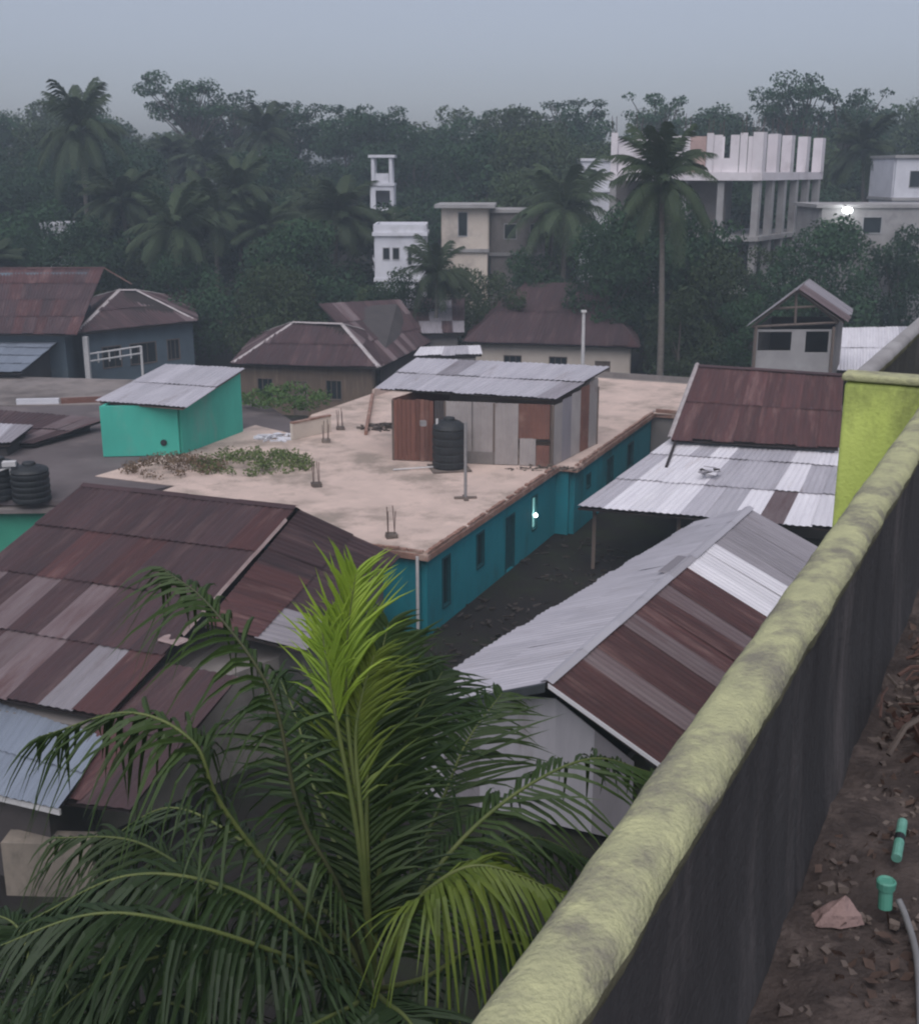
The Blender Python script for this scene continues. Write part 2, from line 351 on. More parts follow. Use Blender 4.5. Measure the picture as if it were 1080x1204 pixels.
# near parapet: stained inner face + rounded lime cap, both lofted with uneven plaster
def parapet(a0, a1, r0, r1, ztop, zbot, na, inner, capmat, parent):
    prof = []                      # (r, z, material)
    rr = (r1-r0)
    for k in range(13):            # rounded top
        f = k/12; prof.append((r0+rr*f, ztop-.042*(abs(2*f-1)**4.0)))
    V = []; F = []
    n = len(prof)+2
    for i in range(na+1):
        a = a0+(a1-a0)*i/na
        pts = [(r0+.01, ztop-.16)]+prof+[(r1-.008, ztop-.085)]
        for k, (r, z) in enumerate(pts):
            p = NB(a, r, z); nn = mnoise.fractal(Vector((a*4.2, r*9, z*3)), 1, 2, 4)
            rgh = mnoise.noise(Vector((a*17, r*30, z*9)))
            edge = .012 if k >= n-4 else .008
            p += rv*(edge*.7*nn+.004*rgh) + Vector((0,0,.0025*nn+.003*rgh)); V.append(p)
    for i in range(na):
        for k in range(n-1): a = i*n+k; F.append((a, a+1, a+n+1, a+n))
    midx = [1 if (f % (n-1)) >= n-2 else 0 for f in range(len(F))]
    c = mk('coping', V, F, None, parent, smooth=True, mats=[capmat, 'cap_edge'], midx=midx)
    V = []; F = []; nz = 14
    for i in range(na+1):
        a = a0+(a1-a0)*i/na
        for k in range(nz+1):
            z = zbot+(ztop-.08-zbot)*k/nz; f = 1-k/nz
            p = NB(a, r1-.012+.03*f**3, z); p += rv*.006*mnoise.fractal(Vector((a*3, z*3, 1)), 1, 2, 4); V.append(p)
    for i in range(na):
        for k in range(nz): a = i*(nz+1)+k; F.append((a, a+1, a+nz+2, a+nz+1))
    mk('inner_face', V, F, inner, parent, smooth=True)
    m = MB(); m.prism([NB(a0,r0+.012,0), NB(a0,r1-.03,0), NB(a1,r1-.03,0), NB(a1,r0+.012,0)], zbot-.2, ztop-.09); m.build('parapet_core', 'lime_paint', parent)
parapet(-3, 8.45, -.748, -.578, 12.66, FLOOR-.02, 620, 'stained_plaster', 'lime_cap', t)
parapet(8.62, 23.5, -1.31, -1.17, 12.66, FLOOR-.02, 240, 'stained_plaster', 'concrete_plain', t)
# return wall that faces the camera
V = []; F = []; na, nz = 30, 40
m = MB(); m.prism([NB(8.45,-1.33,0), NB(8.45,-.58,0), NB(8.615,-.58,0), NB(8.615,-1.33,0)], 11.0, 12.60); o = m.build('return_wall', 'lime_paint', t)
bv = o.modifiers.new('b', 'BEVEL'); bv.width = .03; bv.segments = 3
m = MB(); m.prism([NB(8.43,-1.35,0), NB(8.43,-.57,0), NB(8.635,-.57,0), NB(8.635,-1.35,0)], 12.605, 12.66); o = m.build('return_coping', 'lime_cap', t)
bv = o.modifiers.new('b', 'BEVEL'); bv.width = .02; bv.segments = 3

# ================================================================== the long teal flat-roofed building
O = Vector((-.95, 34.18)); ua = R(23.5); U = Vector((math.sin(ua), math.cos(ua))); W_ = Vector((-math.cos(ua), math.sin(ua)))
def T(u, v): p = O+U*u+W_*v; return (p.x, p.y)
t = thing('teal_house', (*T(8, 4), 0), 'long teal single-storey house with beige flat concrete roof', 'house')
ZT = 2.62
# right-hand walls, set back under the roof slab
ops1 = [(1.1,1.75,.55,2.25,'w'), (3.9,4.6,1.0,2.25,'w'), (6.6,7.5,.02,2.1,'d'), (9.3,9.9,.85,2.2,'l')]
wall(t, T(.35,.30), T(12.4,.30), 0, ZT, 'teal_wall', .2, ops1, fr='frame_teal', bars=3, door='frame_teal')
wall(t, T(12.5,.40), T(12.5,-.32), 0, ZT, 'teal_wall', .2)
wall(t, T(12.6,-.42), T(24.3,-.42), 0, ZT, 'teal_wall', .2, [(1.5,2.1,1.5,2.1,'w'), (4.4,5.4,.02,2.1,'d'), (7.6,8.6,.9,2.1,'w')], fr='frame_teal', bars=3, door='frame_teal')
wall(t, T(.35,.41), T(.35,11.6), 0, ZT, 'teal_wall', .2, [(3.0,4.2,.9,2.1,'w'), (7,8.2,.9,2.1,'w')], fr='frame_teal', bars=3)
wall(t, T(.46,11.7), T(24.3,13.5), 0, ZT, 'teal_wall', .2)
wall(t, T(24.45,-1.7), T(24.45,-.53), 0, ZT+.25, 'grey_wall', .2)
wall(t, T(24.56,-1.7), T(32.8,-1.7), 0, ZT+.25, 'grey_wall', .2)
wall(t, T(32.8,-1.59), T(32.8,13.5), 0, ZT+.25, 'grey_wall', .2)
slab_pts = [T(0,0), T(12.3,0), T(12.3,-.72), T(24.2,-.72), T(24.2,-2.0), T(33.1,-2.0), T(33.1,14), T(17.2,14.2), T(12.5,12.2), T(0,12.0)]
# slab as rough top sheet + rim
MB().prism(slab_pts, ZT+.005, 2.80).build('roof_slab', 'slab_edge', t)
def inside(x, y, poly):
    c = False; n = len(poly)
    for i in range(n):
        (x0,y0),(x1,y1) = poly[i], poly[i-1]
        if (y0 > y) != (y1 > y) and x < (x1-x0)*(y-y0)/(y1-y0)+x0: c = not c
    return c
MB().prism([T(.06,.06), T(12.3,.06), T(12.36,-.66), T(24.1,-.66), T(24.26,-1.94), T(33.0,-1.94), T(33.0,13.9), T(17.2,14.1), T(12.5,12.1), T(.06,11.9)], 2.803, 2.85).build('roof_screed', 'roof_concrete', t)
# rough brick kerb along the open edges
def kerb(p, q, parent, z, step=.27):
    p, q = Vector(p), Vector(q); L = (q-p).length; n = int(L/step); d = (q-p)/L; yaw = math.atan2(d.y, d.x); m = MB()
    for i in range(n):
        if random.random() < .05: continue
        c = p+d*((i+.5)*step+random.uniform(-.015,.015)); m.box((c.x, c.y, z), step*.92, .12+random.uniform(-.02,.02), .05+random.uniform(0,.035), yaw+random.uniform(-.05,.05), .006)
    o = m.build('kerb_bricks', 'slab_edge', parent); o['kind'] = 'stuff'
for p, q in [(T(.08,.09),T(12.2,.09)), (T(12.4,-.62),T(24.1,-.62)), (T(.1,.2),T(.1,11.5))]: kerb(p, q, t, 2.852)
wall(t, T(24.25,-1.9), T(33.0,-1.9), 2.853, 3.05, 'slab_edge', .12, name='low_parapet')
wall(t, T(33.0,-1.8), T(33.0,13.8), 2.853, 3.15, 'grey_wall', .12, name='low_parapet')
wall(t, T(24.25,-1.8), T(24.25,-.75), 2.853, 3.02, 'slab_edge', .12, name='low_parapet')
wall(t, T(14.2,9.6), T(22.5,13.6), 2.853, 3.05, 'slab_edge', .14, name='low_parapet')
wall(t, T(22.6,13.6), T(30,13.6), 2.853, 3.2, 'roof_concrete', .14, name='low_parapet')
# downpipe at the corner, column starter bars
p = Vector((*T(-.02,.35), 0)); MB().tube([p+Vector((0,0,.1)), p+Vector((0,0,2.75))], .05, 8).build('downpipe', 'white_pipe', t)
def starter(px, py, parent):
    b = Z(px, py, 2.853); m = MB()
    m.box(b, .34, .3, .14, .3, .02); m.build('column_stub', 'debris', parent)
    m = MB()
    for a in (-.1,.1):
        for c in (-.1,.1): m.tube([b+Vector((a,c,.1)), b+Vector((a*1.1+random.uniform(-.06,.06),c+random.uniform(-.06,.06),.75+random.uniform(0,.3)))], .013, 4)
    m.build('rebar', 'steel_rust', parent)
for q in [(372,572),(460,632),(383,520),(400,505)]: starter(*q, t)
# lamp by the lit window
lp = Vector((*T(9.95,.14), 1.35)); MB().lathe(lp, [(.02,0),(.06,.03),(.07,.08),(.04,.13),(.02,.15)], 10).build('bulb', 'bulb', t)

# tin shed on the roof
sA, sB = Vector(T(11.35,.75)), Vector(T(16.4,.75)); 
hl = Z(463,541,2.85); hr = Z(648,549,2.85); 
fd = Vector((hr.x-hl.x, hr.y-hl.y)).normalized(); bd = Vector((-fd.y, fd.x))*1.0
if bd.y < 0: bd = -bd
bdir = (bd+Vector((.35,0))).normalized()
F0 = Vector((hl.x, hl.y)); F1 = Vector((hr.x, hr.y)); B1 = F1+bdir*4.6; B0 = F0+bdir*4.6
sh = thing('roof_shed', ((F0.x+F1.x)/2, (F0.y+F1.y)/2+2, 2.85), 'tin and timber shed with lean-to zinc roof on the beige flat roof', 'shed')
zb = 2.853; Lf = (F1-F0).length
# front face: individual boards on the left, tin sheets on the right
def vpanel(parent, p, q, z0, z1, mat, name, off=0, ribs=0, th=.03):
    d = (q-p).normalized(); n = Vector((d.y, -d.x))*(.02+off); a, b = p+n, q+n
    if not ribs: return MB().seg(a, b, z0, z1, th).build(name, mat, parent)
    V = []; F = []; K = ribs*4
    for k in range(K+1):
        c = a.lerp(b, k/K); hh = n.normalized()*(.018 if k%4 in (1,2) else 0); V += [(c.x+hh.x, c.y+hh.y, z0), (c.x+hh.x, c.y+hh.y, z1)]
        if k: F.append((2*k-2, 2*k, 2*k+1, 2*k-1))
    UV = [(i//2*.1, i%2*2) for i in range(len(V))]
    return mk(name, V, F, mat, parent, uv=UV)
n = 9
for i in range(n):
    a, b = F0.lerp(F1, .26*i/n), F0.lerp(F1, .26*(i+.93)/n)
    vpanel(sh, a, b, zb+.02+random.uniform(0,.04), 5.33+random.uniform(-.03,.03), 'board_red' if i not in (6,7) else 'tin_rust', 'board', random.uniform(0,.015))
segs = [(.265,.33,'dark_wall',zb+.02,5.33),(.335,.50,'tin_wall',zb+.02,5.33),(.505,.64,'tin_wall',zb+.35,5.33),(.642,.79,'tin_wall',zb+.03,5.32),(.792,.985,'tin_rust',3.95,5.32),(.80,.90,'tin_wall',zb+.03,3.96),(.905,.985,'tin_rust',zb+.02,3.7)]
for a, b, mt, z0, z1 in segs: vpanel(sh, F0.lerp(F1,a), F0.lerp(F1,b), z0, z1, mt, 'wall_sheet', random.uniform(0,.01), max(3,int((b-a)*28)))
vpanel(sh, F0.lerp(F1,.47), F0.lerp(F1,.645), zb+.02, zb+.5, 'grey_wall', 'plinth', .02)
for i in range(5):
    vpanel(sh, F1.lerp(B1,i/5), F1.lerp(B1,(i+1)/5), zb+.02, 5.28+.09*i, ['tin_wall','zinc_old','tin_wall','tin_rust','tin_wall'][i], 'wall_sheet', .0, 5)
wall(sh, B1, B0, zb, 5.7, 'tin_wall', .06); wall(sh, B0, F0, zb, 5.35, 'board_red', .06)
for p in (F0, F0.lerp(F1,.33), F0.lerp(F1,.64), F1, B1): MB().box((p.x, p.y, zb), .1, .1, 2.45, ua).build('post', 'timber', sh)
e0, e1 = Z(441,457,5.52), Z(652,470,5.42); r1, r0 = Z(716,431,5.95), Z(489,421,6.1)
rf = deck(sh, [(e0+Vector((.2,.2,0)), e1+Vector((-.1,.2,0)), r1, r0)], .05, .04, 'timber')
slope(rf, e0, e1, r1, r0, pick(('zinc',9),('zinc_old',1)), .9, 2)
# water tank in front of the shed, with its pipes
def tank(loc, h, r, label, group=None, name='water_tank'):
    o = thing(name, loc, label, 'water tank', group); prof = [(r*.96,0),(r,.05)]
    k = 5
    for i in range(k):
        z0 = h*.78*i/k+.06; z1 = h*.78*(i+1)/k; prof += [(r, z0), (r, z1-.07), (r*.955, z1-.05), (r*.955, z1-.01)]
    prof += [(r, h*.8), (r*.92, h*.86), (r*.6, h*.93), (r*.3, h*.96)]
    MB().lathe(loc, prof, 28).build('tank_body', 'black_plastic', o, smooth=False)
    MB().lathe(Vector(loc)+Vector((0,0,h*.955)), [(r*.34,0),(r*.34,.07),(r*.3,.10),(.02,.12)], 20).build('lid', 'black_plastic', o)
    return o
tl = Z(528,551,2.853); m = MB(); m.box(tl, 1.5, 1.4, .06, .2, .01)
o = tank(tl+Vector((0,.05,.065)), 1.95, .66, 'black ribbed water tank standing before the tin shed on the beige roof')
m.build('tank_base', 'debris', o)
def pipe_thing(name, pts, r, mat, label, cat, extra=None):
    o = thing(name, pts[0], label, cat); MB().tube(pts, r, 8).build('pipe', mat, o)
    if extra: extra(o)
    return o
def vent(o):
    m = MB(); e = wpos(o)+Vector((-.55,.5,1.62)); m.box(e, .22, .2, .2, .3); m.build('valve_box', 'grey_pipe', o)
    MB().tube([wpos(o)+Vector((0,0,.12)), wpos(o)+Vector((-1.7,-.15,.03))], .03, 6).build('branch_pipe', 'white_pipe', o)
q = Z(514,552,2.853); pipe_thing('stand_pipe', [q, q+Vector((0,0,2.0))], .05, 'white_pipe', 'white upright pipe in front of the black water tank by the shed', 'pipe', vent)
q = Z(547,586,2.853)
o = thing('clothes_post', q, 'thin grey post on a plank foot beside the black water tank', 'post')
MB().tube([q+Vector((0,0,.06)), q+Vector((0,0,2.75))], .055, 8).build('post', 'grey_pipe', o); MB().box(q, .8, .16, .06, .1).build('foot', 'timber', o); MB().box(q+Vector((0,0,.0)), .16, .7, .05, .1).build('foot', 'timber', o)
# rubble by the shed
def heap(px, py, z, rx, ry, n, s, mat, name, label, cat='rubble', hgt=.25):
    c = Z(px, py, z); m = MB()
    for i in range(n):
        a = random.uniform(0, 6.28); d = math.sqrt(random.random()); p = c+Vector((rx*d*math.cos(a), ry*d*math.sin(a), hgt*(1-d)*random.random()))
        m.box(p, s*random.uniform(.4,3.0), s*random.uniform(.2,.8), s*random.uniform(.15,.55), random.uniform(0,3.1), s*.15)
    o = m.build(name, mat, None); return tag(o, label, cat, kind='stuff')
heap(447,503,2.853,1.0,.7,60,.16,'debris','rubble','small heap of brick rubble on the beige roof left of the shed')
heap(640,552,2.853,1.6,.25,50,.10,'debris','rubble','scattered brick bits along the foot of the tin shed wall')

# ================================================================== left neighbour: flat grey roofs, mint room, tanks
t = thing('grey_flat_house', (-17, 46, 0), 'house with dirty dark grey flat roof beside the mint green room', 'house')
gp = [Z(118,585,2.8), Z(300,548,2.8), Z(345,500,2.8), Z(300,470,2.8), Z(150,450,2.8), Z(-120,450,2.8), Z(-160,585,2.8)]
gp = [(p.x, p.y) for p in gp]; gp2 = [Vector(p) for p in gp]
MB().prism(gp, 0, 2.60).build('wall', 'green_wall', t)
cg = sum(gp2, Vector((0,0)))/len(gp2)
MB().prism([cg+(p-cg)*1.03 for p in gp2], 2.605, 2.79).build('roof_slab', 'roof_concrete_dark', t)
MB().prism([Z(112,560,2.8).xy, Z(235,575,2.8).xy, Z(335,555,2.8).xy, Z(350,512,2.8).xy, Z(300,500,2.8).xy, Z(195,535,2.8).xy], 2.792, 2.815).build('screed', 'roof_concrete', t)
MB().prism([Z(-40,478,2.8).xy, Z(118,476,2.8).xy, Z(165,447,2.8).xy, Z(-40,442,2.8).xy], 2.793, 2.83).build('screed', 'roof_concrete_grey', t)
wall(t, Z(20,476,2.8), Z(70,475,2.8), 2.83, 3.1, 'pale_wall', .2, name='low_parapet')
wall(t, Z(72,475,2.8), Z(120,473,2.8), 2.83, 3.1, 'tin_rust', .2, name='low_parapet')
# mint green room
m0, m1, m2 = Z(122,537,2.8), Z(212,535,2.8), Z(282,492,2.8)
_r1 = Z(287,433,5.6); m2 = Vector((_r1.x-.2, _r1.y-.25, 2.8)); _r0 = Z(194,428,5.6); m3 = Vector((_r0.x+.3, _r0.y-.35, 2.8))
t = thing('mint_room', ((m0.x+m2.x)/2, (m0.y+m2.y)/2, 2.8), 'small mint green room with lean-to zinc roof beside the beige flat roof', 'hut')
zr0, zr1 = 4.95, 5.6
def tilt_wall(parent, p, q, z0, za, zb_, mat, th=.14, name='wall'):
    p, q = Vector(p[:2]), Vector(q[:2]); d = (q-p).normalized(); n = Vector((-d.y,d.x))*th/2
    b = [p-n,q-n,q+n,p+n]; return MB().hexa([(v.x,v.y,z0) for v in b], [(b[0].x,b[0].y,za),(b[1].x,b[1].y,zb_),(b[2].x,b[2].y,zb_),(b[3].x,b[3].y,za)]).build(name, mat, parent)
wall(t, m0, m1, 2.82, zr0-.06, 'mint_wall', .14)
dd = (m2-m1).normalized(); tilt_wall(t, m1+dd*.08, m2, 2.82, zr0-.05, zr1-.06, 'mint_wall'); tilt_wall(t, m0+dd*.08, m3, 2.82, zr0-.1, zr1-.16, 'mint_wall'); wall(t, m3+Vector((.15,0,0)), m2+Vector((-.15,0,0)), 2.82, zr1-.18, 'mint_wall', .14)
hc = Z(197,513,3.6); hc = m0.lerp(m1, .80); hc = Vector((hc.x, hc.y-.09, 3.35))
MB().tube([hc+Vector((0,.04,0)), hc+Vector((0,-.03,0))], .13, 14).build('vent_hole', 'black_plastic', t)
e0, e1, r1, r0 = Z(112,472,zr0), Z(218,480,zr0), Z(287,433,zr1), Z(194,428,zr1)
rf = deck(t, [(e0+Vector((.15,.1,0)), e1+Vector((-.12,.1,0)), r1, r0)], .05, .04, 'timber')
slope(rf, e0, e1, r1, r0, pick(('zinc',1)), .9, 2)
# black tanks at the left edge
for px, py, sc_, lb in [(38,588,1.0,'squat black water tank with a white lid pipe on the dark flat roof'), (2,584,1.05,'black water tank behind the squat one on the dark flat roof')]:
    o = tank(Z(px, py, 2.8)+Vector((0,0,.0)), 1.35*sc_, .66*sc_, lb, None)
q = Z(19,590,2.8); o = thing('tank_pipe', q, 'white pipe with a box head between the two black tanks', 'pipe')
MB().tube([q, q+Vector((-.1,0,1.3))], .04, 8).build('pipe', 'white_pipe', o); MB().box(q+Vector((-.1,0,1.3)), .45, .3, .16, .2).build('head', 'white_pipe', o)
MB().tube([q+Vector((-.1,-.03,1.25)), q+Vector((-1.0,-.03,.95))], .035, 8).build('branch_pipe', 'white_pipe', o)
# green house under the tanks, front slab edge
t = thing('green_house', (-15, 38, 0), 'small green walled house with pale slab edge under the black tanks', 'house')
gA, gB = Z(-90,600,2.45), Z(95,598,2.45)
MB().prism([gA.xy, gB.xy, gB.xy+Vector((-.6,2.2)), gA.xy+Vector((0,2.2))], 0, 2.40).build('wall', 'green_wall', t)
MB().prism([gA.xy+Vector((0,-.4)), gB.xy+Vector((.25,-.4)), gB.xy+Vector((-.4,2.3)), gA.xy+Vector((0,2.3))], 2.405, 2.55).build('roof_slab', 'roof_concrete_grey', t)
# dark tin roofs further left
def simple_roof(name, label, quad, mats, z_wall, wallmat, cat='house', w=.85, rows=None, inset=.35, group=None, capat=None):
    q = [Vector(v) for v in quad]; c = sum(q, Vector())/4
    t = thing(name, (c.x, c.y, ground_z(c.x,c.y)), label, cat, group)
    rf = deck(t, [q]); slope(rf, *q, mats, w, rows)
    inn = [Vector((v.x+(c.x-v.x)*inset/2, v.y+(c.y-v.y)*inset/2)) for v in q]
    MB().prism([(v.x,v.y) for v in inn], ground_z(c.x,c.y)-.3, [v.z-.16-(.06 if abs(v.z) else 0) for v in q]).build('wall', wallmat, t)
    return t, rf
simple_roof('zinc_shelter', 'pale zinc lean-to roof below the brown hip-roofed house', [Z(-70,437,3.2), Z(24,438,3.2), Z(78,393,4.0), Z(-70,389,4.0)], pick(('zinc_blue',1)), 0, 'dark_wall')
simple_roof('low_tin_house', 'low dark brown tin roof beside the grey flat roofs', [Z(-80,520,3.1), Z(40,522,3.0), Z(125,492,3.3), Z(-60,478,3.6)], pick(('rust_dark',5),('rust_grey',1)), 0, 'dark_wall')
simple_roof('zinc_canopy', 'small pale zinc canopy behind the black tanks', [Z(-60,524,3.35), Z(12,522,3.35), Z(38,500,3.6), Z(-50,496,3.6)], pick(('zinc_old',1),('zinc',2)), 0, 'dark_wall', 'canopy', rows=1)

# ================================================================== big brown-roofed house, front left
t = thing('brown_roof_house', (-8, 28, 0), 'big house under a rusty brown tin roof patched with grey sheets', 'house')
zR = 5.2; RL, RR = Z(98,570,zR), Z(346,597,zR)
rd = (RR-RL).normalized(); dn = Vector((rd.y, -rd.x, 0)).normalized()
if dn.y > 0: dn = -dn
tanp = .277
def main_pt(base, k): return base+dn*k+Vector((0,0,-k*tanp))
EL, ER = main_pt(RL, 8.5), main_pt(RR, 8.5)
def brown(i, j, nu, nv):
    # rows counted from the eave; grey replacement sheets low on the left
    if j == 1 and i in (0, 2): return 'rust_grey'
    if j == 0 and i in (3, 4, 6): return 'rust_grey' if i != 6 else 'zinc_old'
    if j == 1 and i == 4: return 'rust_grey'
    return random.choice(['rust','rust_dark','rust_dark','rust_dark','rust_dark'])
rf = deck(t, [(EL, ER, RR, RL), (RL-dn*4.5+Vector((0,0,-2.6)), RR-dn*4.2+Vector((0,0,-2.6)), RR, RL)])
slope(rf, EL, ER, RR, RL, brown, .86, 4)
bl_, br_ = RL-dn*4.5+Vector((0,0,-2.6)), RR-dn*4.2+Vector((0,0,-2.6))
slope(rf, bl_, br_, RR, RL, pick(('rust_dark',1)), .86, 2)
cap(rf, RL, RR, 'rust_dark', .18); cap(rf, main_pt(RR,.6)+rd*.05, main_pt(RR,5.6)+rd*.05, 'verge_rusty', .06, 'verge_strip', .05)
# the right annex roof
a00, a10, a11, a01 = Vector((-3.75,26.6,2.9)), Z(466,656,3.0), RR+Vector((.1,.15,-.12)), main_pt(RR,5.0)+rd*.25+Vector((0,0,-.12))
rf2 = deck(t, [(a00, a10, a11, a01)])
slope(rf2, a00, a10, a11, a01, lambda i,j,nu,nv: 'zinc_old' if (i in (0,1) and j == 0) else ('rust' if j == nv-1 and i < 4 else 'rust_dark'), .86, 2)
# lower front annex roof, in the palm's shade
b11, b01 = main_pt(RR, 6.4)+rd*1.9+Vector((0,0,-.25)), main_pt(RR, 6.4)+rd*.1+Vector((0,0,-.2))
b00, b10 = main_pt(RR, 10.6)+rd*-.4+Vector((0,0,-.3)), main_pt(RR, 10.2)+rd*1.7+Vector((0,0,-.45))
rf3 = deck(t, [(b00, b10, b11, b01)]); slope(rf3, b00, b10, b11, b01, pick(('rust',1),('rust_dark',2)), .86, 2)
pb = main_pt(RR, 5.9); MB().box(pb+Vector((.0,0,.03)), .55, .35, .04, -.4, .05).build('patch', 'verge_rusty', rf)
iL, iR, iRb, iLb = main_pt(RL,8.6)+rd*.4, main_pt(RR,8.6)-rd*.4, RR-dn*3.6-rd*.4, RL-dn*3.6+rd*.4
MB().prism([v.xy for v in (iL,iR,iRb,iLb)], 0, 2.55).build('wall', 'grey_wall', t)
MB().prism([v.xy for v in (iR+rd*.1, Vector((-4.4,26.9,0)), Z(450,668,2.7), iRb+rd*.1)], 0, 2.6).build('wall', 'grey_wall', t)
gp_ = [main_pt(RL,8.6)+rd*.3, RL+rd*.3, RL-dn*4+rd*.3]
# blue-grey zinc house below left
q = [Z(-130,905,2.05), Z(68,951,2.05), Z(124,868,2.5), Z(-60,808,2.62)]
t, rf = simple_roof('blue_zinc_house', 'blue-grey zinc roof with white eave edge in front of the brown roof', q, pick(('zinc_blue',5),('zinc',1)), 0, 'dark_wall', rows=2)
m = MB(); a, b = q[0]+Vector((0,0,-.05)), q[1]+Vector((.05,-.03,-.05)); m.seg(a, b, 1.93, 2.05, .05); m.build('fascia', 'white_pipe', rf)
wall(t, Z(14,1045,.0).xy, Z(118,1048,.0).xy, 0, 1.2, 'cream_stained', .5)

# ================================================================== grey and rust gabled house under the parapet
t = thing('gabled_tin_house', (4.5, 29, 0), 'long gabled house half zinc half rust below the lime parapet', 'house')
A, B = Z(642,803,3.7), Z(880,598,3.7)
eLf, eLb = Vector((-1.75,24.6,2.15)), Vector((8.1,39.2,2.35))
eRf, eRb = Z(785,908,2.2), Vector((12.0,35.1,2.2))
def right_s(i, j, nu, nv):
    f = i/nu
    if f < .05: return 'rust'
    if .245 < f < .31 or .10 < f < .15 or .40 < f < .44: return 'rust_grey'
    if f < .53: return 'rust'
    if f < .70: return 'zinc_white'
    return 'zinc_old'
rf = deck(t, [(eLf, eLb, B, A), (eRf, eRb, B, A)])
slope(rf, eLb, eLf, A, B, pick(('zinc',1)), .86, 2)
slope(rf, eRf, eRb, B, A, right_s, .80, 1)
cap(rf, A, B, 'zinc', .15, dz=.07)
k = A.lerp(B, .60); MB().box(k+Vector((-.35,0,-.08)), .35, 1.6, .03, -.5, .02).build('patch', 'zinc_old', rf)
mk('barge_board', [A+Vector((-.03,-.1,.02)), eLf+Vector((-.05,-.1,.05)), eLf+Vector((-.05,-.1,-.14)), A+Vector((-.03,-.1,-.17)), A+Vector((-.03,-.04,.02)), eLf+Vector((-.05,-.04,.05)), eLf+Vector((-.05,-.04,-.14)), A+Vector((-.03,-.04,-.17))], [(0,1,2,3),(7,6,5,4),(0,4,5,1),(3,2,6,7),(1,5,6,2),(0,3,7,4)], 'frame_dark', rf)
mk('barge_board', [A+Vector((.03,-.1,.02)), eRf+Vector((.05,-.1,.05)), eRf+Vector((.05,-.1,-.04)), A+Vector((.03,-.1,-.08)), A+Vector((.03,-.04,.02)), eRf+Vector((.05,-.04,.05)), eRf+Vector((.05,-.04,-.04)), A+Vector((.03,-.04,-.08))], [(0,1,2,3),(7,6,5,4),(0,4,5,1),(3,2,6,7),(1,5,6,2),(0,3,7,4)], 'zinc_white', rf)
# gable front with sheets, walls
gl, gr = eLf.lerp(eRf, .10)+Vector((0,.35,0)), eLf.lerp(eRf, .90)+Vector((0,.35,0)); ga = A+Vector((.1,.45,-.25))
n = 6
for i in range(n):
    x0, x1 = gl.lerp(gr, i/n), gl.lerp(gr, (i+1)/n)
    def top(f):
        pk = .62; zz = 2.2+(3.45-2.2)*(f/pk if f < pk else (1-f)/(1-pk)); return zz
    V = [(x0.x,x0.y,0.2),(x1.x,x1.y,0.2),(x1.x,x1.y,top((i+1)/n)-.1),(x0.x,x0.y,top(i/n)-.1)]; V += [(a,b+.03,c) for a,b,c in V]
    mk('gable_sheet', V, [(0,1,2,3),(7,6,5,4),(0,4,5,1),(1,5,6,2),(2,6,7,3),(3,7,4,0)], ['zinc','zinc_old','zinc','zinc','zinc','zinc_old'][i], t, uv=[(a,c) for a,b,c in V])
wall(t, gl+Vector((.1,.2,0)), eLb.lerp(eRb,.12)+Vector((-.3,-.5,0)), 0, 2.0, 'dark_wall', .12)
wall(t, gr+Vector((-.1,.2,0)), eRb.lerp(eLb,.12)+Vector((-.3,-.5,0)), 0, 2.1, 'dark_wall', .12)
wall(t, eLb.lerp(eRb,.14)+Vector((-.3,-.5,0)), eRb.lerp(eLb,.14)+Vector((-.3,-.5,0)), 0, 2.2, 'dark_wall', .12)
# lean-to front canopy on the gable
c00, c10, c11, c01 = Vector((-1.6,22.1,1.7)), Vector((3.0,20.9,1.7)), A.lerp(eRf,.55)+Vector((0,-.1,-.45)), A.lerp(eLf,.55)+Vector((0,-.1,-.45))

# ================================================================== rust roof with the pale lower roof, back right
t = thing('rust_and_white_house', (10, 45, 0), 'house with steep rust roof over a wide pale zinc lean-to', 'house')
u0, u1, d1, d0 = Z(821,430,5.8), Z(990,441,5.8), Z(985,527,3.5), Z(789,516,3.5)
rf = deck(t, [(d0, d1, u1, u0)]); slope(rf, d0, d1, u1, u0, lambda i,j,nu,nv: 'rust', .84, 2)
cap(rf, u0, u1, 'rust_dark', .2)
cap(rf, d0+Vector((-.08,0,.05)), u0+Vector((-.08,0,.05)), 'cap_pale', .09, 'verge_strip')
bk = [u0+Vector((2.0,4.2,-2.0)), u1+Vector((2.0,4.2,-2.0))]; rb = deck(t, [(bk[1], bk[0], u0, u1)]); slope(rb, bk[1], bk[0], u0, u1, pick(('rust',1)), .84, 2)
l00, l10, l11, l01 = Z(679,596,2.5), Z(985,622,2.45), Z(1010,520,3.4), Z(800,507,3.4)
def low(i, j, nu, nv):
    if j == 0 and i == int(nu*.79): return 'rust_grey'
    if j >= 1 and .30 < i/nu < .62: return 'zinc'
    return random.choice(['zinc_white','zinc_white','zinc'])
rl = deck(t, [(l00, l10, l11, l01)]); slope(rl, l00, l10, l11, l01, low, .86, 3)
m = MB(); a, b = Z(783,549,3.02), Z(797,510,3.52); m.tube([a, b], .06, 6); m.build('verge_batten', 'deck', rl)
cq = Z(826,556,3.0)
for k in range(9):
    MB().box(cq+Vector((random.uniform(-.45,.45), random.uniform(-.6,.6), .02+.02*k)), random.uniform(.2,.8), random.uniform(.06,.25), .03, random.uniform(0,3), .03).build('scrap', random.choice(['deck','zinc_white','zinc_old']), rl)
MB().prism([Z(800,545,2.6).xy, Z(985,560,2.6).xy, (u1+Vector((1.5,3.2,0))).xy, (u0+Vector((1.5,3.2,0))).xy], 0, [2.55,2.5,3.6,3.6]).build('wall', 'dark_wall', t)
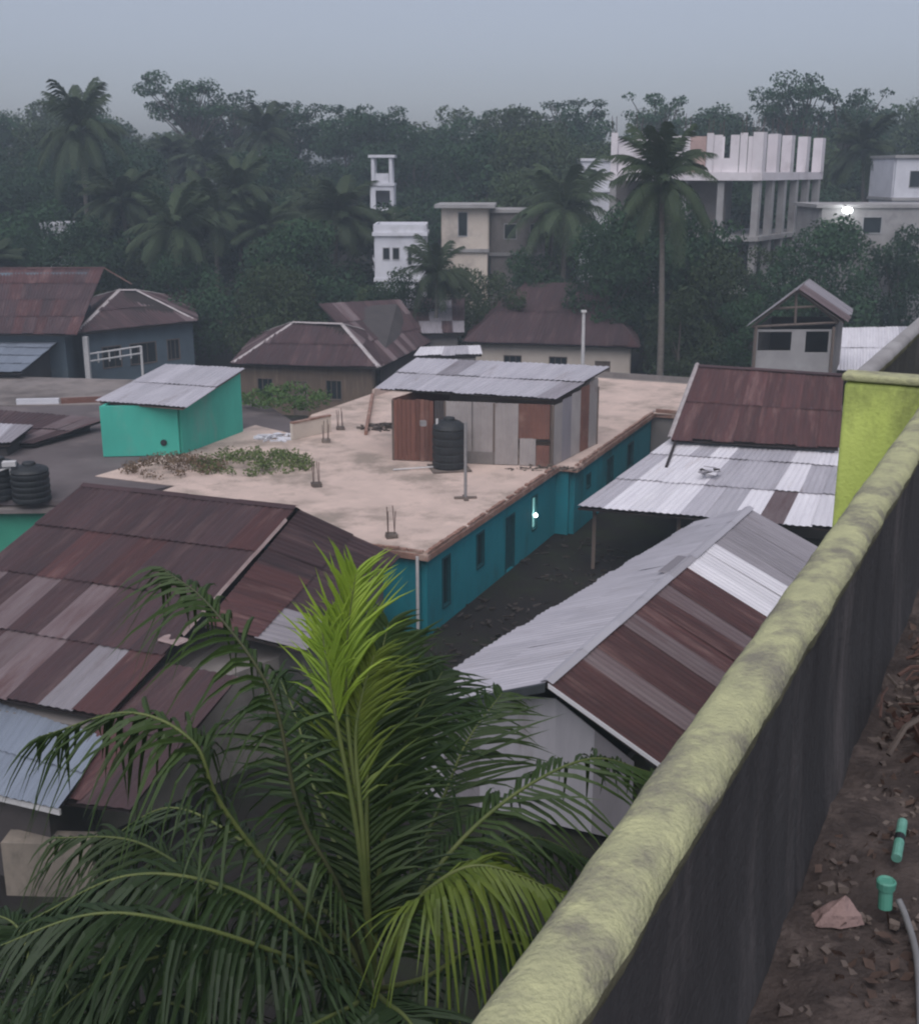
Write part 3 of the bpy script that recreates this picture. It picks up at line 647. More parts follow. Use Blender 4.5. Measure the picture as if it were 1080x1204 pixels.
for px, py in [(700,597),(800,606),(900,614)]:
    p = Z(px, py, 2.4); MB().box((p.x, p.y+.3, 0), .12, .12, 2.36).build('post', 'timber', t)
# timber open-gabled hut behind it
t = thing('timber_hut', (19, 66, 0), 'unfinished timber hut with open gable truss behind the rust roof', 'hut')
yh = 62.0; hA = D(936,341,yh); hL, hR_ = D(884,384,yh), D(985,379,yh); bk = Vector((2.2, 5.5, 0))
e = MB(); 
for a, b in [(hA,hL),(hA,hR_),(hL,hR_),(hL.lerp(hA,.5),hR_.lerp(hA,.5)),(hA,hL.lerp(hR_,.5))]:
    MB().tube([a, b], .07, 6).build('truss_member', 'timber', t)
rf = deck(t, [(hL+bk, hL+Vector((-.2,-.3,0)), hA+Vector((0,-.3,0)), hA+bk), (hR_+Vector((.2,-.3,0)), hR_+bk, hA+bk, hA+Vector((0,-.3,0)))], -.02, .04, 'timber')
slope(rf, hL+bk+Vector((-.2,0,.06)), hL+Vector((-.3,-.4,.06)), hA+Vector((0,-.4,.1)), hA+bk+Vector((0,0,.1)), pick(('zinc_old',1)), .9, 1)
slope(rf, hR_+Vector((.3,-.4,.06)), hR_+bk+Vector((.2,0,.06)), hA+bk+Vector((0,0,.1)), hA+Vector((0,-.4,.1)), pick(('zinc_old',2),('rust_grey',1)), .9, 1)
w0, w1 = Vector((hL.x+.2, yh+.1)), Vector((hR_.x-.2, yh+.1)); LL = (w1-w0).length; zt = hL.z-.15
wall(t, w0, w1, 0, zt, 'concrete_plain', .1, [(.15,1.9,zt-1.1,zt-.12,'o'), (LL-1.4,LL-.2,zt-1.2,zt-.1,'o')])
wall(t, w1+Vector((0,.1)), w1+bk.xy, 0, zt, 'grey_wall', .1); wall(t, w0+Vector((0,.1)), w0+bk.xy, 0, zt, 'grey_wall', .1); wall(t, w0+bk.xy+Vector((0,.1)), w1+bk.xy+Vector((0,.1)), 0, zt, 'dark_wall', .1)
for p in (w0, w1): MB().box((p.x, p.y-.12, 0), .13, .13, hL.z, 0).build('post', 'timber', t)
simple_roof('white_roof_house', 'bright white zinc roof beside the timber hut', [Z(968,436,3.2), Z(1120,440,3.2), Z(1110,383,4.3), Z(972,386,4.3)], pick(('zinc_white',3),('zinc',1)), 0, 'grey_wall', rows=2)
simple_roof('bright_sheet_shed', 'tiny shed with one bright white roof sheet behind the timber hut', [Z(958,366,4.6), Z(992,368,4.6), Z(990,356,5.0), Z(964,355,5.0)], pick(('zinc_white',1)), 0, 'dark_wall', 'shed', rows=1)

# ================================================================== hip-roofed houses in the middle distance
def hip_house(name, label, eFL, eFR, eBR, eBL, rL, rR, mats, wallmat, capmat='cap_pale', cat='house', ops=(), wall_in=.10, rows=2, w=.9):
    """eaves eFL..eBL and ridge rL-rR; each face is sheets cut along the hips"""
    pts = [Vector(p) for p in (eFL, eFR, eBR, eBL)]; rL, rR = Vector(rL), Vector(rR); c = sum(pts, Vector())/4; g = ground_z(c.x, c.y)
    t = thing(name, (c.x, c.y, g), label, cat)
    faces = [(pts[0],pts[1],rR,rL), (pts[1],pts[2],rR,rR), (pts[2],pts[3],rL,rR), (pts[3],pts[0],rL,rL)]
    rf = deck(t, [f if (f[2]-f[3]).length > .01 else f[:3] for f in faces])
    for a, b, c2, d2 in faces:
        e = (b-a); Ln = e.length; e = e/Ln
        s3 = max(0, min(1, (d2-a).dot(e)/Ln)); s2 = max(0, min(1, (c2-a).dot(e)/Ln))
        foot = a+e*(s3*Ln); up = d2-foot
        slope(rf, a, b, b+up, a+up, mats, w, rows, clip=[(-.002,-.02),(1.002,-.02),(s2+.001,1.0),(s3-.001,1.0)] if s2-s3 > .01 else [(-.002,-.02),(1.002,-.02),(s3,1.0)])
    cap(rf, rL, rR, capmat, .22) if (rR-rL).length > .3 else None
    for a, b in [(pts[0],rL),(pts[1],rR),(pts[2],rR),(pts[3],rL)]: cap(rf, a, b, capmat, .15, 'hip_cap')
    q = [p.lerp(c, wall_in) for p in pts]; q = [Vector((p.x,p.y)) for p in q]; zt = min(p.z for p in pts)-.12
    wall(t, q[0], q[1], g-.2, zt, wallmat, .15, ops, fr='timber', bars=2)
    for i in (1,2,3):
        d = (q[(i+1)%4]-q[i]).normalized()*.09; wall(t, q[i]+d, q[(i+1)%4]-d, g-.2, zt, wallmat, .15)
    return t
hip_house('hip_roof_house', 'dark hip-roofed house with pale ridge caps and split bamboo walls', Z(272,427,3.1), Z(446,432,3.1), Z(462,398,3.1), Z(300,394,3.1), Z(344,379,5.1), Z(402,381,5.1),
          lambda i,j,nu,nv: random.choice(['rust_dark']*5+['rust_grey']), 'bamboo_wall', ops=[(1.0,2.0,1.2,2.4,'w'),(3.2,4.1,.1,2.3,'d'),(5.2,6.2,1.2,2.4,'w')])
# gable roof behind
q = [Z(446,432,3.0), Z(506,402,3.0), Z(470,352,5.6), Z(374,357,5.6)]
simple_roof('brown_gable_house', 'plain brown tin roof rising behind the dark hip-roofed house', [q[0],q[1],q[2],q[3]], pick(('rust_dark',3),('rust_grey',1)), 0, 'dark_wall')
hip_house('broad_brown_house', 'broad brown hip-roofed house with pale wall below the coconut palms', Z(546,402,3.2), Z(752,408,3.2), Z(742,372,3.2), Z(560,370,3.2), Z(618,333,6.0), Z(694,334,6.0),
          pick(('rust_dark',6),('rust',1)), 'cream_wall', 'rust_dark', ops=[(2,3.2,1.2,2.5,'w'),(5,6.2,1.2,2.5,'w'),(8,9,.1,2.3,'d')])
simple_roof('pale_low_shed', 'low shed with ragged pale sheets behind the tin shed roof', [Z(486,419,3.0), Z(566,417,3.0), Z(564,406,3.3), Z(494,408,3.3)], pick(('zinc_white',2),('zinc',1),('zinc_old',1)), 0, 'grey_wall', 'shed', rows=1)
simple_roof('dark_shed', 'dim grey shed between the two brown roofs under the palms', [Z(470,392,3.6), Z(545,392,3.6), Z(545,350,5.2), Z(455,350,5.2)], pick(('rust_dark',1),('zinc_old',1)), 0, 'grey_wall', 'shed')
# upper left brown house
hip_house('brown_hip_house', 'two-part brown hip-roofed house with grey-blue verandah wall', Z(88,392,4.3), Z(232,377,4.3), Z(226,352,4.3), Z(100,352,4.3), Z(140,341,6.2), Z(160,341,6.2),
          pick(('rust_dark',3),('rust_grey',1)), 'blue_grey_wall', 'cap_pale', ops=[(1.2,2.6,2.0,3.4,'w'),(3.2,5.2,2.0,3.4,'w'),(6.0,7.0,2.0,3.4,'w')])
vt = thing('verandah_rail', Z(130,408,2.9), 'white verandah post and rail before the grey-blue wall', 'railing')
a, b = Z(104,398,3.9), Z(168,400,3.4)
MB().box((a.x, a.y-.6, 0), .3, .3, 4.1).build('post', 'white_pipe', vt)
for dz in (0, -.45): MB().tube([(a.x, a.y-.6, 3.0+dz), (b.x, b.y-.6, 3.1+dz)], .06, 6).build('rail', 'white_pipe', vt)
for f in (.2,.4,.6,.8): p = a.lerp(b, f); MB().tube([(p.x,p.y-.6,2.4),(p.x,p.y-.6,3.1)], .05, 6).build('baluster', 'white_pipe', vt)
p = b; MB().box((p.x, p.y-.6, 0), .14, .14, 3.1).build('post', 'white_pipe', vt)
q = [Z(-90,392,4.4), Z(90,393,4.4), Z(122,315,7.6), Z(-90,316,7.6)]
t, rf = simple_roof('long_brown_house', 'long brown tin roof with a red end verge above the zinc shelter', q, pick(('rust',2),('rust_dark',3)), 0, 'blue_grey_wall')
cap(rf, q[3], q[2], 'rust', .25); cap(rf, q[2], q[2]+Vector((1.6,.5,-1.1)), 'tin_rust', .3, 'verge_strip')

# ================================================================== far concrete buildings
# unfinished building
t = thing('unfinished_building', (21, 97, ground_z(21,97)), 'unfinished concrete building with bare columns and open floors above the trees', 'building')
C0, C1, C2 = Vector((12.0,96.5)), Vector((22.9,95.0)), Vector((30.9,107.0)); C3 = C2+(C0-C1)
fl = [(4.6,4.95), (8.7,9.05), (13.25,13.85)]
def grow(pts, e):
    c = sum(pts, Vector((0,0)))/len(pts); return [p+(p-c).normalized()*e for p in pts]
for z0, z1 in fl: MB().prism(grow([C0,C1,C2,C3], .7), z0, z1).build('floor_slab', 'concrete_plain' if z1 < 13 else 'new_concrete', t)
def cols(p, q, ts, z0, z1, s, mat, dz=0):
    for f in ts:
        c = p.lerp(q, f); MB().box((c.x, c.y, z0), s, s, z1-z0+random.uniform(-dz,dz), math.atan2((q-p).y,(q-p).x)).build('column', mat, t)
g0 = ground_z(21,97)
for z0, z1 in [(g0-.5,4.6),(4.95,8.7),(9.05,13.25)]:
    cols(C1, C2, [0,.2,.4,.6,.8,1], z0, z1, .55, 'concrete_plain'); cols(C0, C1, [0,.25,.5,.75], z0, z1, .5, 'concrete_plain'); cols(C3, C2, [0,.33,.66], z0, z1, .5, 'concrete_plain')
cols(C1, C2, [0,.22,.45,.72,1], 13.853, 16.75, .80, 'new_concrete', .1)
cols(C3, C2, [0,.25,.5,.75], 13.853, 16.7, .5, 'new_concrete', .1); cols(C0, C3, [.35,.7], 13.853, 16.7, .5, 'new_concrete', .1)
cols(C0, C1, [0,.17,.50,.66], 13.853, 16.75, .5, 'new_concrete', .1)
def inf(a, b, z1, mat, name='infill_wall'): wall(t, C0.lerp(C1,a), C0.lerp(C1,b), 13.853, z1, mat, .2, name=name)
inf(.03,.145,15.9,'new_concrete'); inf(.20,.475,16.55,'new_concrete'); inf(.525,.635,16.5,'brick_infill'); inf(.685,.745,16.6,'new_concrete'); inf(.75,.80,14.9,'new_concrete'); inf(.80,.86,16.6,'new_concrete'); inf(.865,.915,16.75,'new_concrete'); inf(.92,.975,16.5,'new_concrete')
wall(t, C0.lerp(C3,.02), C0.lerp(C3,.34), 13.853, 16.4, 'new_concrete', .2, name='infill_wall')
wall(t, C0.lerp(C1,.02)+Vector((.2,3)), C1.lerp(C0,.15)+Vector((0,3)), 9.06, 13.2, 'grey_wall', .2, name='infill_wall')
m = MB()
for p, q, ts in [(C1,C2,[0,.22,.45,.72,1]),(C0,C1,[0,.17,.5,.66,.89]),(C3,C2,[0,.25,.5,.75])]:
    for f in ts:
        c = p.lerp(q, f)
        for a in (-.15,.15): m.tube([(c.x+a, c.y+a*.5, 16.6), (c.x+a*1.3+random.uniform(-.1,.1), c.y+a*.5, 17.6+random.uniform(0,.6))], .025, 4)
m.build('rebar', 'steel_rust', t)
# cream house
def block_house(name, label, px0, px1, ytop, Y, depth, mat, storey=3.2, ops=(), slab='concrete_plain', yaw=0, ov=.5, over=1.0, parap=0, par_mat=None, nst=2):
    a, b = D(px0, ytop, Y), D(px1, ytop, Y); zt = a.z; g = ground_z((a.x+b.x)/2, Y)
    t = thing(name, ((a.x+b.x)/2, Y+depth/2, g), label, 'building')
    d = Vector((b.x-a.x, (b.x-a.x)*math.tan(yaw))); p0 = Vector((a.x, Y)); p1 = p0+d; n = Vector((-d.y, d.x)).normalized()*depth
    zz = zt-.25
    wall(t, p0, p1, zz-storey, zz, mat, .2, ops)
    e = d.normalized()*.11
    wall(t, p1+n.normalized()*.11, p1+n, zz-storey, zz, mat, .2); wall(t, p0+n.normalized()*.11, p0+n, zz-storey, zz, mat, .2); wall(t, p1+n-e+n.normalized()*.11, p0+n+e+n.normalized()*.11, zz-storey, zz, mat, .2)
    q = grow([p0,p1,p1+n,p0+n], ov); MB().prism(q, zz+.003, zt).build('roof_slab', slab, t)
    MB().prism(grow([p0,p1,p1+n,p0+n], .25), zz-storey-.25, zz-storey-.003).build('floor_slab', slab, t)
    MB().prism([p0,p1,p1+n,p0+n], g-.3, zz-storey-.253).build('lower_wall', mat, t)
    if parap:
        pq = grow([p0,p1,p1+n,p0+n], .1)
        for i in range(4): wall(t, pq[i]+(pq[(i+1)%4]-pq[i]).normalized()*.08, pq[(i+1)%4]-(pq[(i+1)%4]-pq[i]).normalized()*.08, zt+.003, zt+parap, par_mat or mat, .15, name='roof_parapet')
    return t, p0, p1, n, zz
block_house('cream_house', 'cream walled house with thin roof slab and one dark window among trees', 520, 573, 240, 92, 5, 'cream_wall', 3.0, [(1.15,1.9,.9,2.7,'w')], ov=1.0, yaw=-.05)
block_house('grey_side_house', 'dull grey house wing beside the cream walled house', 577, 640, 246, 94.5, 5, 'grey_wall', 3.0, [(1.0,2.0,1.0,2.2,'w'),(3.0,3.8,1.0,2.2,'w')], ov=.4)
block_house('white_house', 'small white house with two windows half hidden by trees', 441, 499, 273, 88, 4.5, 'pale_wall', 3.0, [(.5,1.05,1.3,2.2,'w'),(1.2,1.75,1.3,2.2,'w'),(2.3,2.65,.9,2.2,'w')], 'pale_wall', ov=.35, parap=.55)
t, p0, p1, n, zz = block_house('white_tower', 'narrow white concrete tower with open landings on the wooded slope', 436, 462, 215, 112, 3, 'pale_wall', 2.2, [(.4,1.7,.3,1.8,'o')], 'pale_wall', ov=.25, nst=1)
for f in (p0+Vector((.2,0)), p1-Vector((.2,0)), p0+n+Vector((.2,0)), p1+n-Vector((.2,0))): MB().box((f.x, f.y, zz+.256), .3, .3, 2.2).build('column', 'pale_wall', t)
MB().prism(grow([p0,p1,p1+n,p0+n], .35), zz+2.46, zz+2.7).build('roof_slab', 'pale_wall', t); wall(t, p0+Vector((.4,0)), p1-Vector((.4,0)), zz+.256, zz+1.1, 'pale_wall', .15)
block_house('edge_house', 'pale concrete house with short roof columns on the wooded slope', 1054, 1110, 182, 104, 6, 'pale_wall', 3.2, [(1.2,2.2,.8,2.2,'w')], 'concrete_plain', ov=.4)
t, p0, p1, n, zz = block_house('lamp_house', 'low grey flat-roofed house with a floodlight on its edge', 966, 1140, 240, 88, 6, 'concrete_plain', 2.6, [(3,4.4,.8,2,'w')], 'concrete_plain', ov=.5)
lc = D(996,247,87.0); o = thing('floodlight', lc, 'lit floodlight glowing on the low grey house', 'lamp'); MB().lathe(lc-Vector((0,0,.22)), [(.05,0),(.28,.06),(.36,.2),(.28,.36),(.05,.42)], 12).build('bulb', 'lamp_white', o); MB().tube([lc+Vector((0,0,.2)), lc+Vector((0,.9,.35))], .05, 6).build('bracket', 'grey_pipe', o)
block_house('wood_edge_house', 'small white house corner showing beside the unfinished building', 684, 722, 186, 118, 6, 'pale_wall', 2.6, [(.6,1.4,.8,1.9,'w')], 'pale_wall', ov=.3)
block_house('tree_hidden_house', 'tiny pale wall glimpsed low through the wood', 48, 76, 262, 104, 4, 'pale_wall', 2.4, [(.5,1.2,.7,1.8,'w')], 'pale_wall', ov=.2)
# poles
def pole(px0, py0, px1, py1, Y, r, mat, name, label, cat):
    a, b = D(px0,py0,Y), D(px1,py1,Y); o = thing(name, (a.x,a.y,0), label, cat)
    MB().tube([(a.x,a.y,0), a, b], [r*1.2,r,r*.8], 8).build('pole', mat, o); MB().box((b.x,b.y,b.z-.05), .3, .3, .12).build('pole_cap', mat, o); return o
pole(685,420,686,366,70,.11,'white_pipe','utility_pole','pale utility pole before the broad brown house','pole')

# ================================================================== trees
def leaf_card(c, size, nrm, rot):
    t1 = nrm.orthogonal().normalized(); t1 = (t1*math.cos(rot)+nrm.cross(t1)*math.sin(rot)); t2 = nrm.cross(t1)
    return [c-t1*size*.5, c+t2*size*.28+nrm*size*.06, c+t1*size*.5, c-t2*size*.28+nrm*size*.06]
def proto_mesh(name, V, F, mat, smooth=False):
    me = bpy.data.meshes.new(name); me.from_pydata([tuple(v) for v in V], [], F); me.materials.append(MATS[mat])
    if smooth: me.polygons.foreach_set('use_smooth', [True]*len(me.polygons))
    me.update(); return me
def leaves_np(centers, radii, per, size, seed, flat=.75):
    """many small leaf faces scattered in clumps"""
    g = np.random.default_rng(seed); V = []
    for c, r in zip(centers, radii):
        n = int(per*r*r)
        d = g.normal(size=(n,3)); d /= np.linalg.norm(d, axis=1)[:,None]; rad = r*g.uniform(.35,1.08,size=(n,1))**.55
        p = np.array(c)+d*rad*np.array([1,1,flat])
        nn = d*.6+g.normal(size=(n,3))*.55+np.array([0,0,.35]); nn /= np.linalg.norm(nn,axis=1)[:,None]
        a = np.cross(nn, g.normal(size=(n,3))); a /= np.linalg.norm(a,axis=1)[:,None]; b = np.cross(nn, a)
        s = size*g.uniform(.55,1.25,size=(n,1))
        V.append(np.stack([p-a*s*.5, p+b*s*.3, p+a*s*.5, p-b*s*.3], 1))
    V = np.concatenate(V).reshape(-1,3); F = np.arange(len(V)).reshape(-1,4)
    return V, F
def np_mesh(name, V, F, mat):
    me = bpy.data.meshes.new(name); me.vertices.add(len(V)); me.vertices.foreach_set('co', V.astype(np.float32).ravel())
    me.loops.add(F.size); me.loops.foreach_set('vertex_index', F.astype(np.int32).ravel()); me.polygons.add(len(F))
    me.polygons.foreach_set('loop_start', np.arange(0,F.size,4,dtype=np.int32)); me.materials.append(MATS[mat]); me.update(calc_edges=True); me.validate(); return me
def broadleaf(seed, h, crown_w, crown_h, n_clump, mat, airy=False, leaf=.34, per=135):
    rnd = random.Random(seed); tr = MB(); base_h = h-crown_h
    top = Vector((rnd.uniform(-.4,.4), rnd.uniform(-.4,.4), h-crown_h*.35))
    tr.tube([(0,0,-.4),(0,0,.2),Vector((top.x*.4,top.y*.4,base_h)),top], [h*.028,h*.022,h*.016,h*.006], 8)
    cs, rs = [], []
    for i in range(n_clump):
        a = rnd.uniform(0,6.283); f = rnd.random()**.5; zz = rnd.random()
        if airy: zz = .35+.65*zz; prof = .5+.5*zz
        else: prof = math.sqrt(max(.05,1-(2*zz-.85)**2/1.45))
        r = rnd.uniform(.55,1.15)*(crown_w*.13 if airy else crown_w*.2)
        p = Vector((math.cos(a)*crown_w*.5*f*prof, math.sin(a)*crown_w*.5*f*prof, base_h+crown_h*zz*.92))
        cs.append(tuple(p)); rs.append(r)
        st = Vector((top.x*.5,top.y*.5,base_h*.75+(p.z-base_h*.75)*rnd.uniform(.15,.45)))
        if airy or i % 3 == 0: tr.tube([st, st.lerp(p,.55)+Vector((0,0,.25)), p], [h*.008,h*.005,h*.002], 5, False)
    V, F = leaves_np(cs, rs, per, leaf, seed, .55 if airy else .8)
    return proto_mesh('trunk', tr.V, tr.F, 'bark', True), np_mesh('crown', V, F, mat)
def frond_mesh(L, droop, nl, ll, seed, w=.06):
    """one frond along +X starting at the origin, arching; returns verts/faces"""
    rnd = random.Random(seed); V = []; F = []
    def rp(f): return Vector((L*f*(1-.12*f), 0, L*(.32*f-droop*f*f)))
    for k in range(nl):
        f = .12+.88*k/(nl-1); p = rp(f); d = (rp(min(1,f+.02))-rp(f-.02)).normalized()
        l = ll*math.sin(math.pi*(.12+.80*f))**.7
        for sd in (-1,1):
            sv = Vector((0,sd,0)); out = (sv*.75+d*.62+Vector((0,0,-.1+rnd.uniform(-.12,.12)))).normalized()
            q1 = p+out*l*.5; q2 = p+out*l+Vector((0,0,-l*(.35+rnd.uniform(0,.25)))); wv = d*w
            b = len(V); V += [p-wv, p+wv, q1+wv, q1-wv, q2]; F += [(b,b+1,b+2,b+3),(b+3,b+2,b+4)]
    return V, F, [rp(i/8) for i in range(9)]
def palm_proto(seed, h, nf, L, mat):
    rnd = random.Random(seed); tr = MB(); lean = Vector((rnd.uniform(-.6,.6), rnd.uniform(-.6,.6), 0)); pts = [Vector((0,0,-.4))+lean*0]
    for i in range(1,9): f = i/8; pts.append(Vector((lean.x*f*f, lean.y*f*f, h*f)))
    tr.tube(pts, [.22-.012*i for i in range(9)], 8); top = pts[-1]; V = []; F = []
    for i in range(nf):
        el = rnd.uniform(-.55,1.15) if i > 3 else 1.2; az = i*2.4+rnd.uniform(-.3,.3)
        v, f, rc = frond_mesh(L*rnd.uniform(.8,1.1), rnd.uniform(.35,.75)*(1.15-el*.35), 26, L*.27, seed*31+i, .06)
        M = Matrix.Translation(top) @ Matrix.Rotation(az,4,'Z') @ Matrix.Rotation(-el*.75,4,'Y')
        b = len(V); V += [M@x for x in v]; F += [tuple(q+b for q in g) for g in f]
        m = MB(); m.tube([M@x for x in rc], [.045-.004*k for k in range(9)], 4, False); b = len(V); V += m.V; F += [tuple(q+b for q in g) for g in m.F]
    return proto_mesh('trunk', tr.V, tr.F, 'palm_bark', True), proto_mesh('crown', V, F, mat)
BL = [broadleaf(11,10,8.5,7.5,34,'leaf_far'), broadleaf(12,11,7.5,8.5,34,'leaf_far'), broadleaf(13,9,9.5,6.8,36,'leaf_olive'), broadleaf(14,10,7,8,30,'leaf_olive'), broadleaf(15,10,9,8,38,'leaf_far')]
AIRY = [broadleaf(21,14,9.5,7.5,40,'leaf_far',True,.32,110), broadleaf(22,14,8,6,34,'leaf_far',True,.32,95), broadleaf(23,13,7,8,36,'leaf_far',True,.32,110)]
PALM = [palm_proto(31,9,32,3.8,'leaf_palm_far'), palm_proto(32,10,34,3.5,'leaf_palm_far'), palm_proto(33,8,30,3.9,'leaf_palm_far')]
def place(proto, name, x, y, z, s, sz, label, cat, group=None, rz=None):
    o = bpy.data.objects.new(name, None); link(o, None, (x,y,z)); o.rotation_euler.z = random.uniform(0,6.28) if rz is None else rz; o.scale = (s,s,sz); tag(o, label, cat, group)
    for me, nm in zip(proto, ('trunk','crown')):
        c = bpy.data.objects.new(nm, me); sc.collection.objects.link(c); c.parent = o
    return o
def place_px(proto, name, px, ytop, Y, hproto, label, cat, group=None, s=None, rz=None):
    p = D(px, ytop, Y); g = ground_z(p.x, Y); sz = (p.z-g)/hproto; return place(proto, name, p.x, Y, g, s or sz, sz, label, cat, group, rz)
# skyline trees one can tell apart
for px, yt, Y, k, lb in [(222,84,150,0,'tall spreading umbrella tree rising highest above the wood behind the brown house'), (342,118,150,1,'feathery spreading tree on the skyline beside the umbrella tree'), (432,122,152,1,'thin airy tree above the narrow white tower'), (268,98,154,2,'dense dark tree top leaning against the umbrella tree'),
        (600,126,150,1,'light feathery tree over the cream walled house'), (668,116,152,1,'broad airy tree left of the unfinished building'), (776,102,142,2,'tall clumped tree directly behind the unfinished building'), (945,86,140,0,'tall airy tree right of the unfinished building'), (1004,98,138,2,'tall dense tree between unfinished building and edge house'), (870,132,150,1,'low airy tree over the roof of the unfinished building'), (1074,142,150,2,'small dark tree on the skyline above the edge house')]:
    place_px(AIRY[k], 'skyline_tree', px, yt, Y, [14,14,13][k], lb, 'tree', 'tall trees on the skyline', s=1.25)
# palms one can tell apart
for px, yt, Y, k, lb, s in [(92,118,108,0,'tall coconut palm standing clear above the wood over the brown house',1.15), (788,168,70,1,'coconut palm before the unfinished building with its long bare trunk',1.0), (664,214,92,2,'coconut palm left of the unfinished building',1.15), (390,222,97,0,'full coconut palm left of the white house',1.25), (318,240,98,1,'coconut palm behind the dark hip-roofed house',1.2), (250,225,99,2,'coconut palm in the wood behind the brown verandah house',1.2), (645,205,97,1,'slim coconut palm above the broad brown house',1.05), (512,296,82,2,'short palm in front of the cream walled house',.75), (440,250,96,0,'palm overhanging the small white house',.8), (150,205,100,1,'coconut palm beside the tall clear-standing one',1.2)]:
    place_px(PALM[k], 'coconut_palm', px, yt+12, Y, [9,10,8][k]*1.12, lb, 'palm', 'coconut palms', s=s)
# the wood
random.seed(21)
rows = [(92,8.5,5.6,.95),(100,9.5,6.0,1.0),(110,10.5,6.2,1.05),(122,10.8,6.6,1.1),(134,11.0,7.0,1.15),(147,11.2,7.2,1.2),(162,11.5,7.6,1.3)]
avoid = [(-5.4,88,-1.5,97), (-2.5,90,8,101), (10,93,33,110), (24,86,42,96), (-9,110,-3,117)]
def blocked_view(x, y, ztop):
    """keep trees off the buildings' footprints and from in front of the upper floors one can see"""
    for a, b, c, d in avoid:
        if a-3 < x < c+3 and b-3 < y < d+3: return True
    px = 540+FPX*x/(CP*y-SP*(ztop-HCAM)) 
    yy = ztop-HCAM; ang = math.atan2(yy, y); py = 602-FPX*math.tan(ang+PITCH)
    for x0, x1, yb, Y in [(690,965,282,95), (432,470,240,112), (434,504,306,88), (505,640,300,92), (1040,1085,236,104), (960,1085,262,88), (680,725,205,118)]:
        if y < Y and x0-28 < px < x1+28 and py < yb: return True
    return False
for Y, h, sp, s in rows:
    half = 44*Y/100+6; x = -half
    while x < half:
        xx = x+random.uniform(-1.8,1.8); yy = Y+random.uniform(-3.5,3.5); hh = h*random.uniform(.78,1.22); g = ground_z(xx,yy); k = random.randrange(5); p = [10,11,9,10,10][k]
        x += sp*random.uniform(.8,1.2)
        if blocked_view(xx, yy, g+hh): 
            while hh > 2.6 and blocked_view(xx, yy, g+hh): hh -= .4
            if hh <= 2.6: continue
        if random.random() < .16 and Y < 140:
            kp = random.randrange(3); place(PALM[kp], 'coconut_palm', xx, yy, g, 1.05, hh*1.05/[9,10,8][kp], 'coconut palm growing among broadleaf trees '+('at the wood edge' if Y < 105 else 'deep in the wood'), 'palm', 'palms '+('at the wood edge' if Y < 105 else 'deep in the wood'))
        else:
            zone = 'behind the brown verandah house' if xx < -16 else 'round the narrow white tower' if xx < -1 else 'behind the cream walled house' if xx < 12 else 'round the unfinished building' if xx < 34 else 'behind the floodlit grey house'
            deep = 'at the wood edge' if Y < 105 else 'deep in the wood' if Y < 140 else 'along the skyline'
            kd = ['rounded dark green', 'tall dark green', 'spreading olive', 'upright olive', 'broad dark green'][k]
            place(BL[k], 'broadleaf_tree', xx, yy, g, s*random.uniform(.9,1.15)*(hh/h)**.5, hh/p, f'{kd} tree {zone}, {deep}', 'tree', f'{kd} trees {zone} {deep}')
# trees among the houses
for px, yt, Y, k, s, lb in [(715,262,82,1,.75,'dark tree under the coconut palm left of the unfinished building'), (812,238,84,0,.95,'dense dark tree hiding the unfinished building below its open floor'), (760,245,86,4,.9,'broad dark tree behind the long bare palm trunk'), (545,318,88,2,.6,'low tree at the foot of the cream walled house'), (470,318,84,0,.55,'low dark tree at the foot of the white house'), (625,292,90,1,.6,'bushy tree before the dull grey house wing'), (900,288,90,3,.7,'olive tree at the foot of the unfinished building'), (972,262,85,4,.9,'round dark tree in front of the floodlit grey house'), (840,300,80,2,.8,'low dark tree between broad brown house and timber hut'), (1062,268,86,0,.8,'dark tree at the edge of the bright white roof'), (590,318,84,3,.55,'small bushy tree below the cream walled house'), (740,270,86,1,.8,'dark tree behind the broad brown house by the palm trunk'), (880,345,76,0,.55,'low dark shrub tree left of the timber hut'), (800,340,74,3,.6,'low olive tree beside the bare palm trunk'), (210,300,88,4,.8,'dense tree behind the brown verandah house'), (330,320,82,2,.7,'low tree behind the pale ridge caps of the hip roof'), (440,330,86,3,.6,'small tree between hip roof and white house'), (30,270,96,0,.9,'dense tree behind the long brown roof'), (120,285,94,3,.9,'dense olive tree over the long brown roof')]:
    place_px(BL[k], 'village_tree', px, yt, Y, [10,11,9,10,10][k], lb, 'tree', None, s=s)

# low plants on the roofs
def plant_patch(px, py, z, rx, ry, h, n, size, mat, name, label):
    c = Z(px, py, z); cs = []; rs = []
    for i in range(n):
        a = random.uniform(0,6.28); d = math.sqrt(random.random()); cs.append((c.x+rx*d*math.cos(a), c.y+ry*d*math.sin(a), z+h*(.3+.7*random.random())*(1.1-d*.6))); rs.append(random.uniform(.18,.38))
    V, F = leaves_np(cs, rs, 420, size, n, .7); me = np_mesh(name, V-np.array([c.x,c.y,z]), F, mat); o = bpy.data.objects.new(name, me); link(o, None, c); return tag(o, label, 'plant', kind='stuff')
plant_patch(300,548,2.82,2.5,1.8,.5,95,.13,'leaf_vine','creeping_vine','yellow-green vine creeping over the roof beside the mint room')
plant_patch(208,553,2.82,1.9,1.4,.6,70,.11,'leaf_vine_dry','dry_vine','brown dried vine in front of the mint room')
plant_patch(335,480,2.82,2.1,1.9,1.3,75,.16,'leaf_bush','leafy_bush','bright green bush between mint room and hip-roofed house')
t = thing('low_white_wall', Z(362,512,2.853), 'short pale plastered wall on the roof beside the green bush', 'wall'); a, b = Z(343,517,2.853), Z(388,507,2.853); MB().seg(a, b, 2.86, 3.55, .14).build('plaster_face', 'cream_wall', t); MB().seg(a, b, 3.553, 3.62, .2).build('coping', 'slab_edge', t)
heap(325,515,2.82,.9,.6,26,.22,'pale_wall','rubble','pale broken blocks lying below the green bush','rubble',.2)
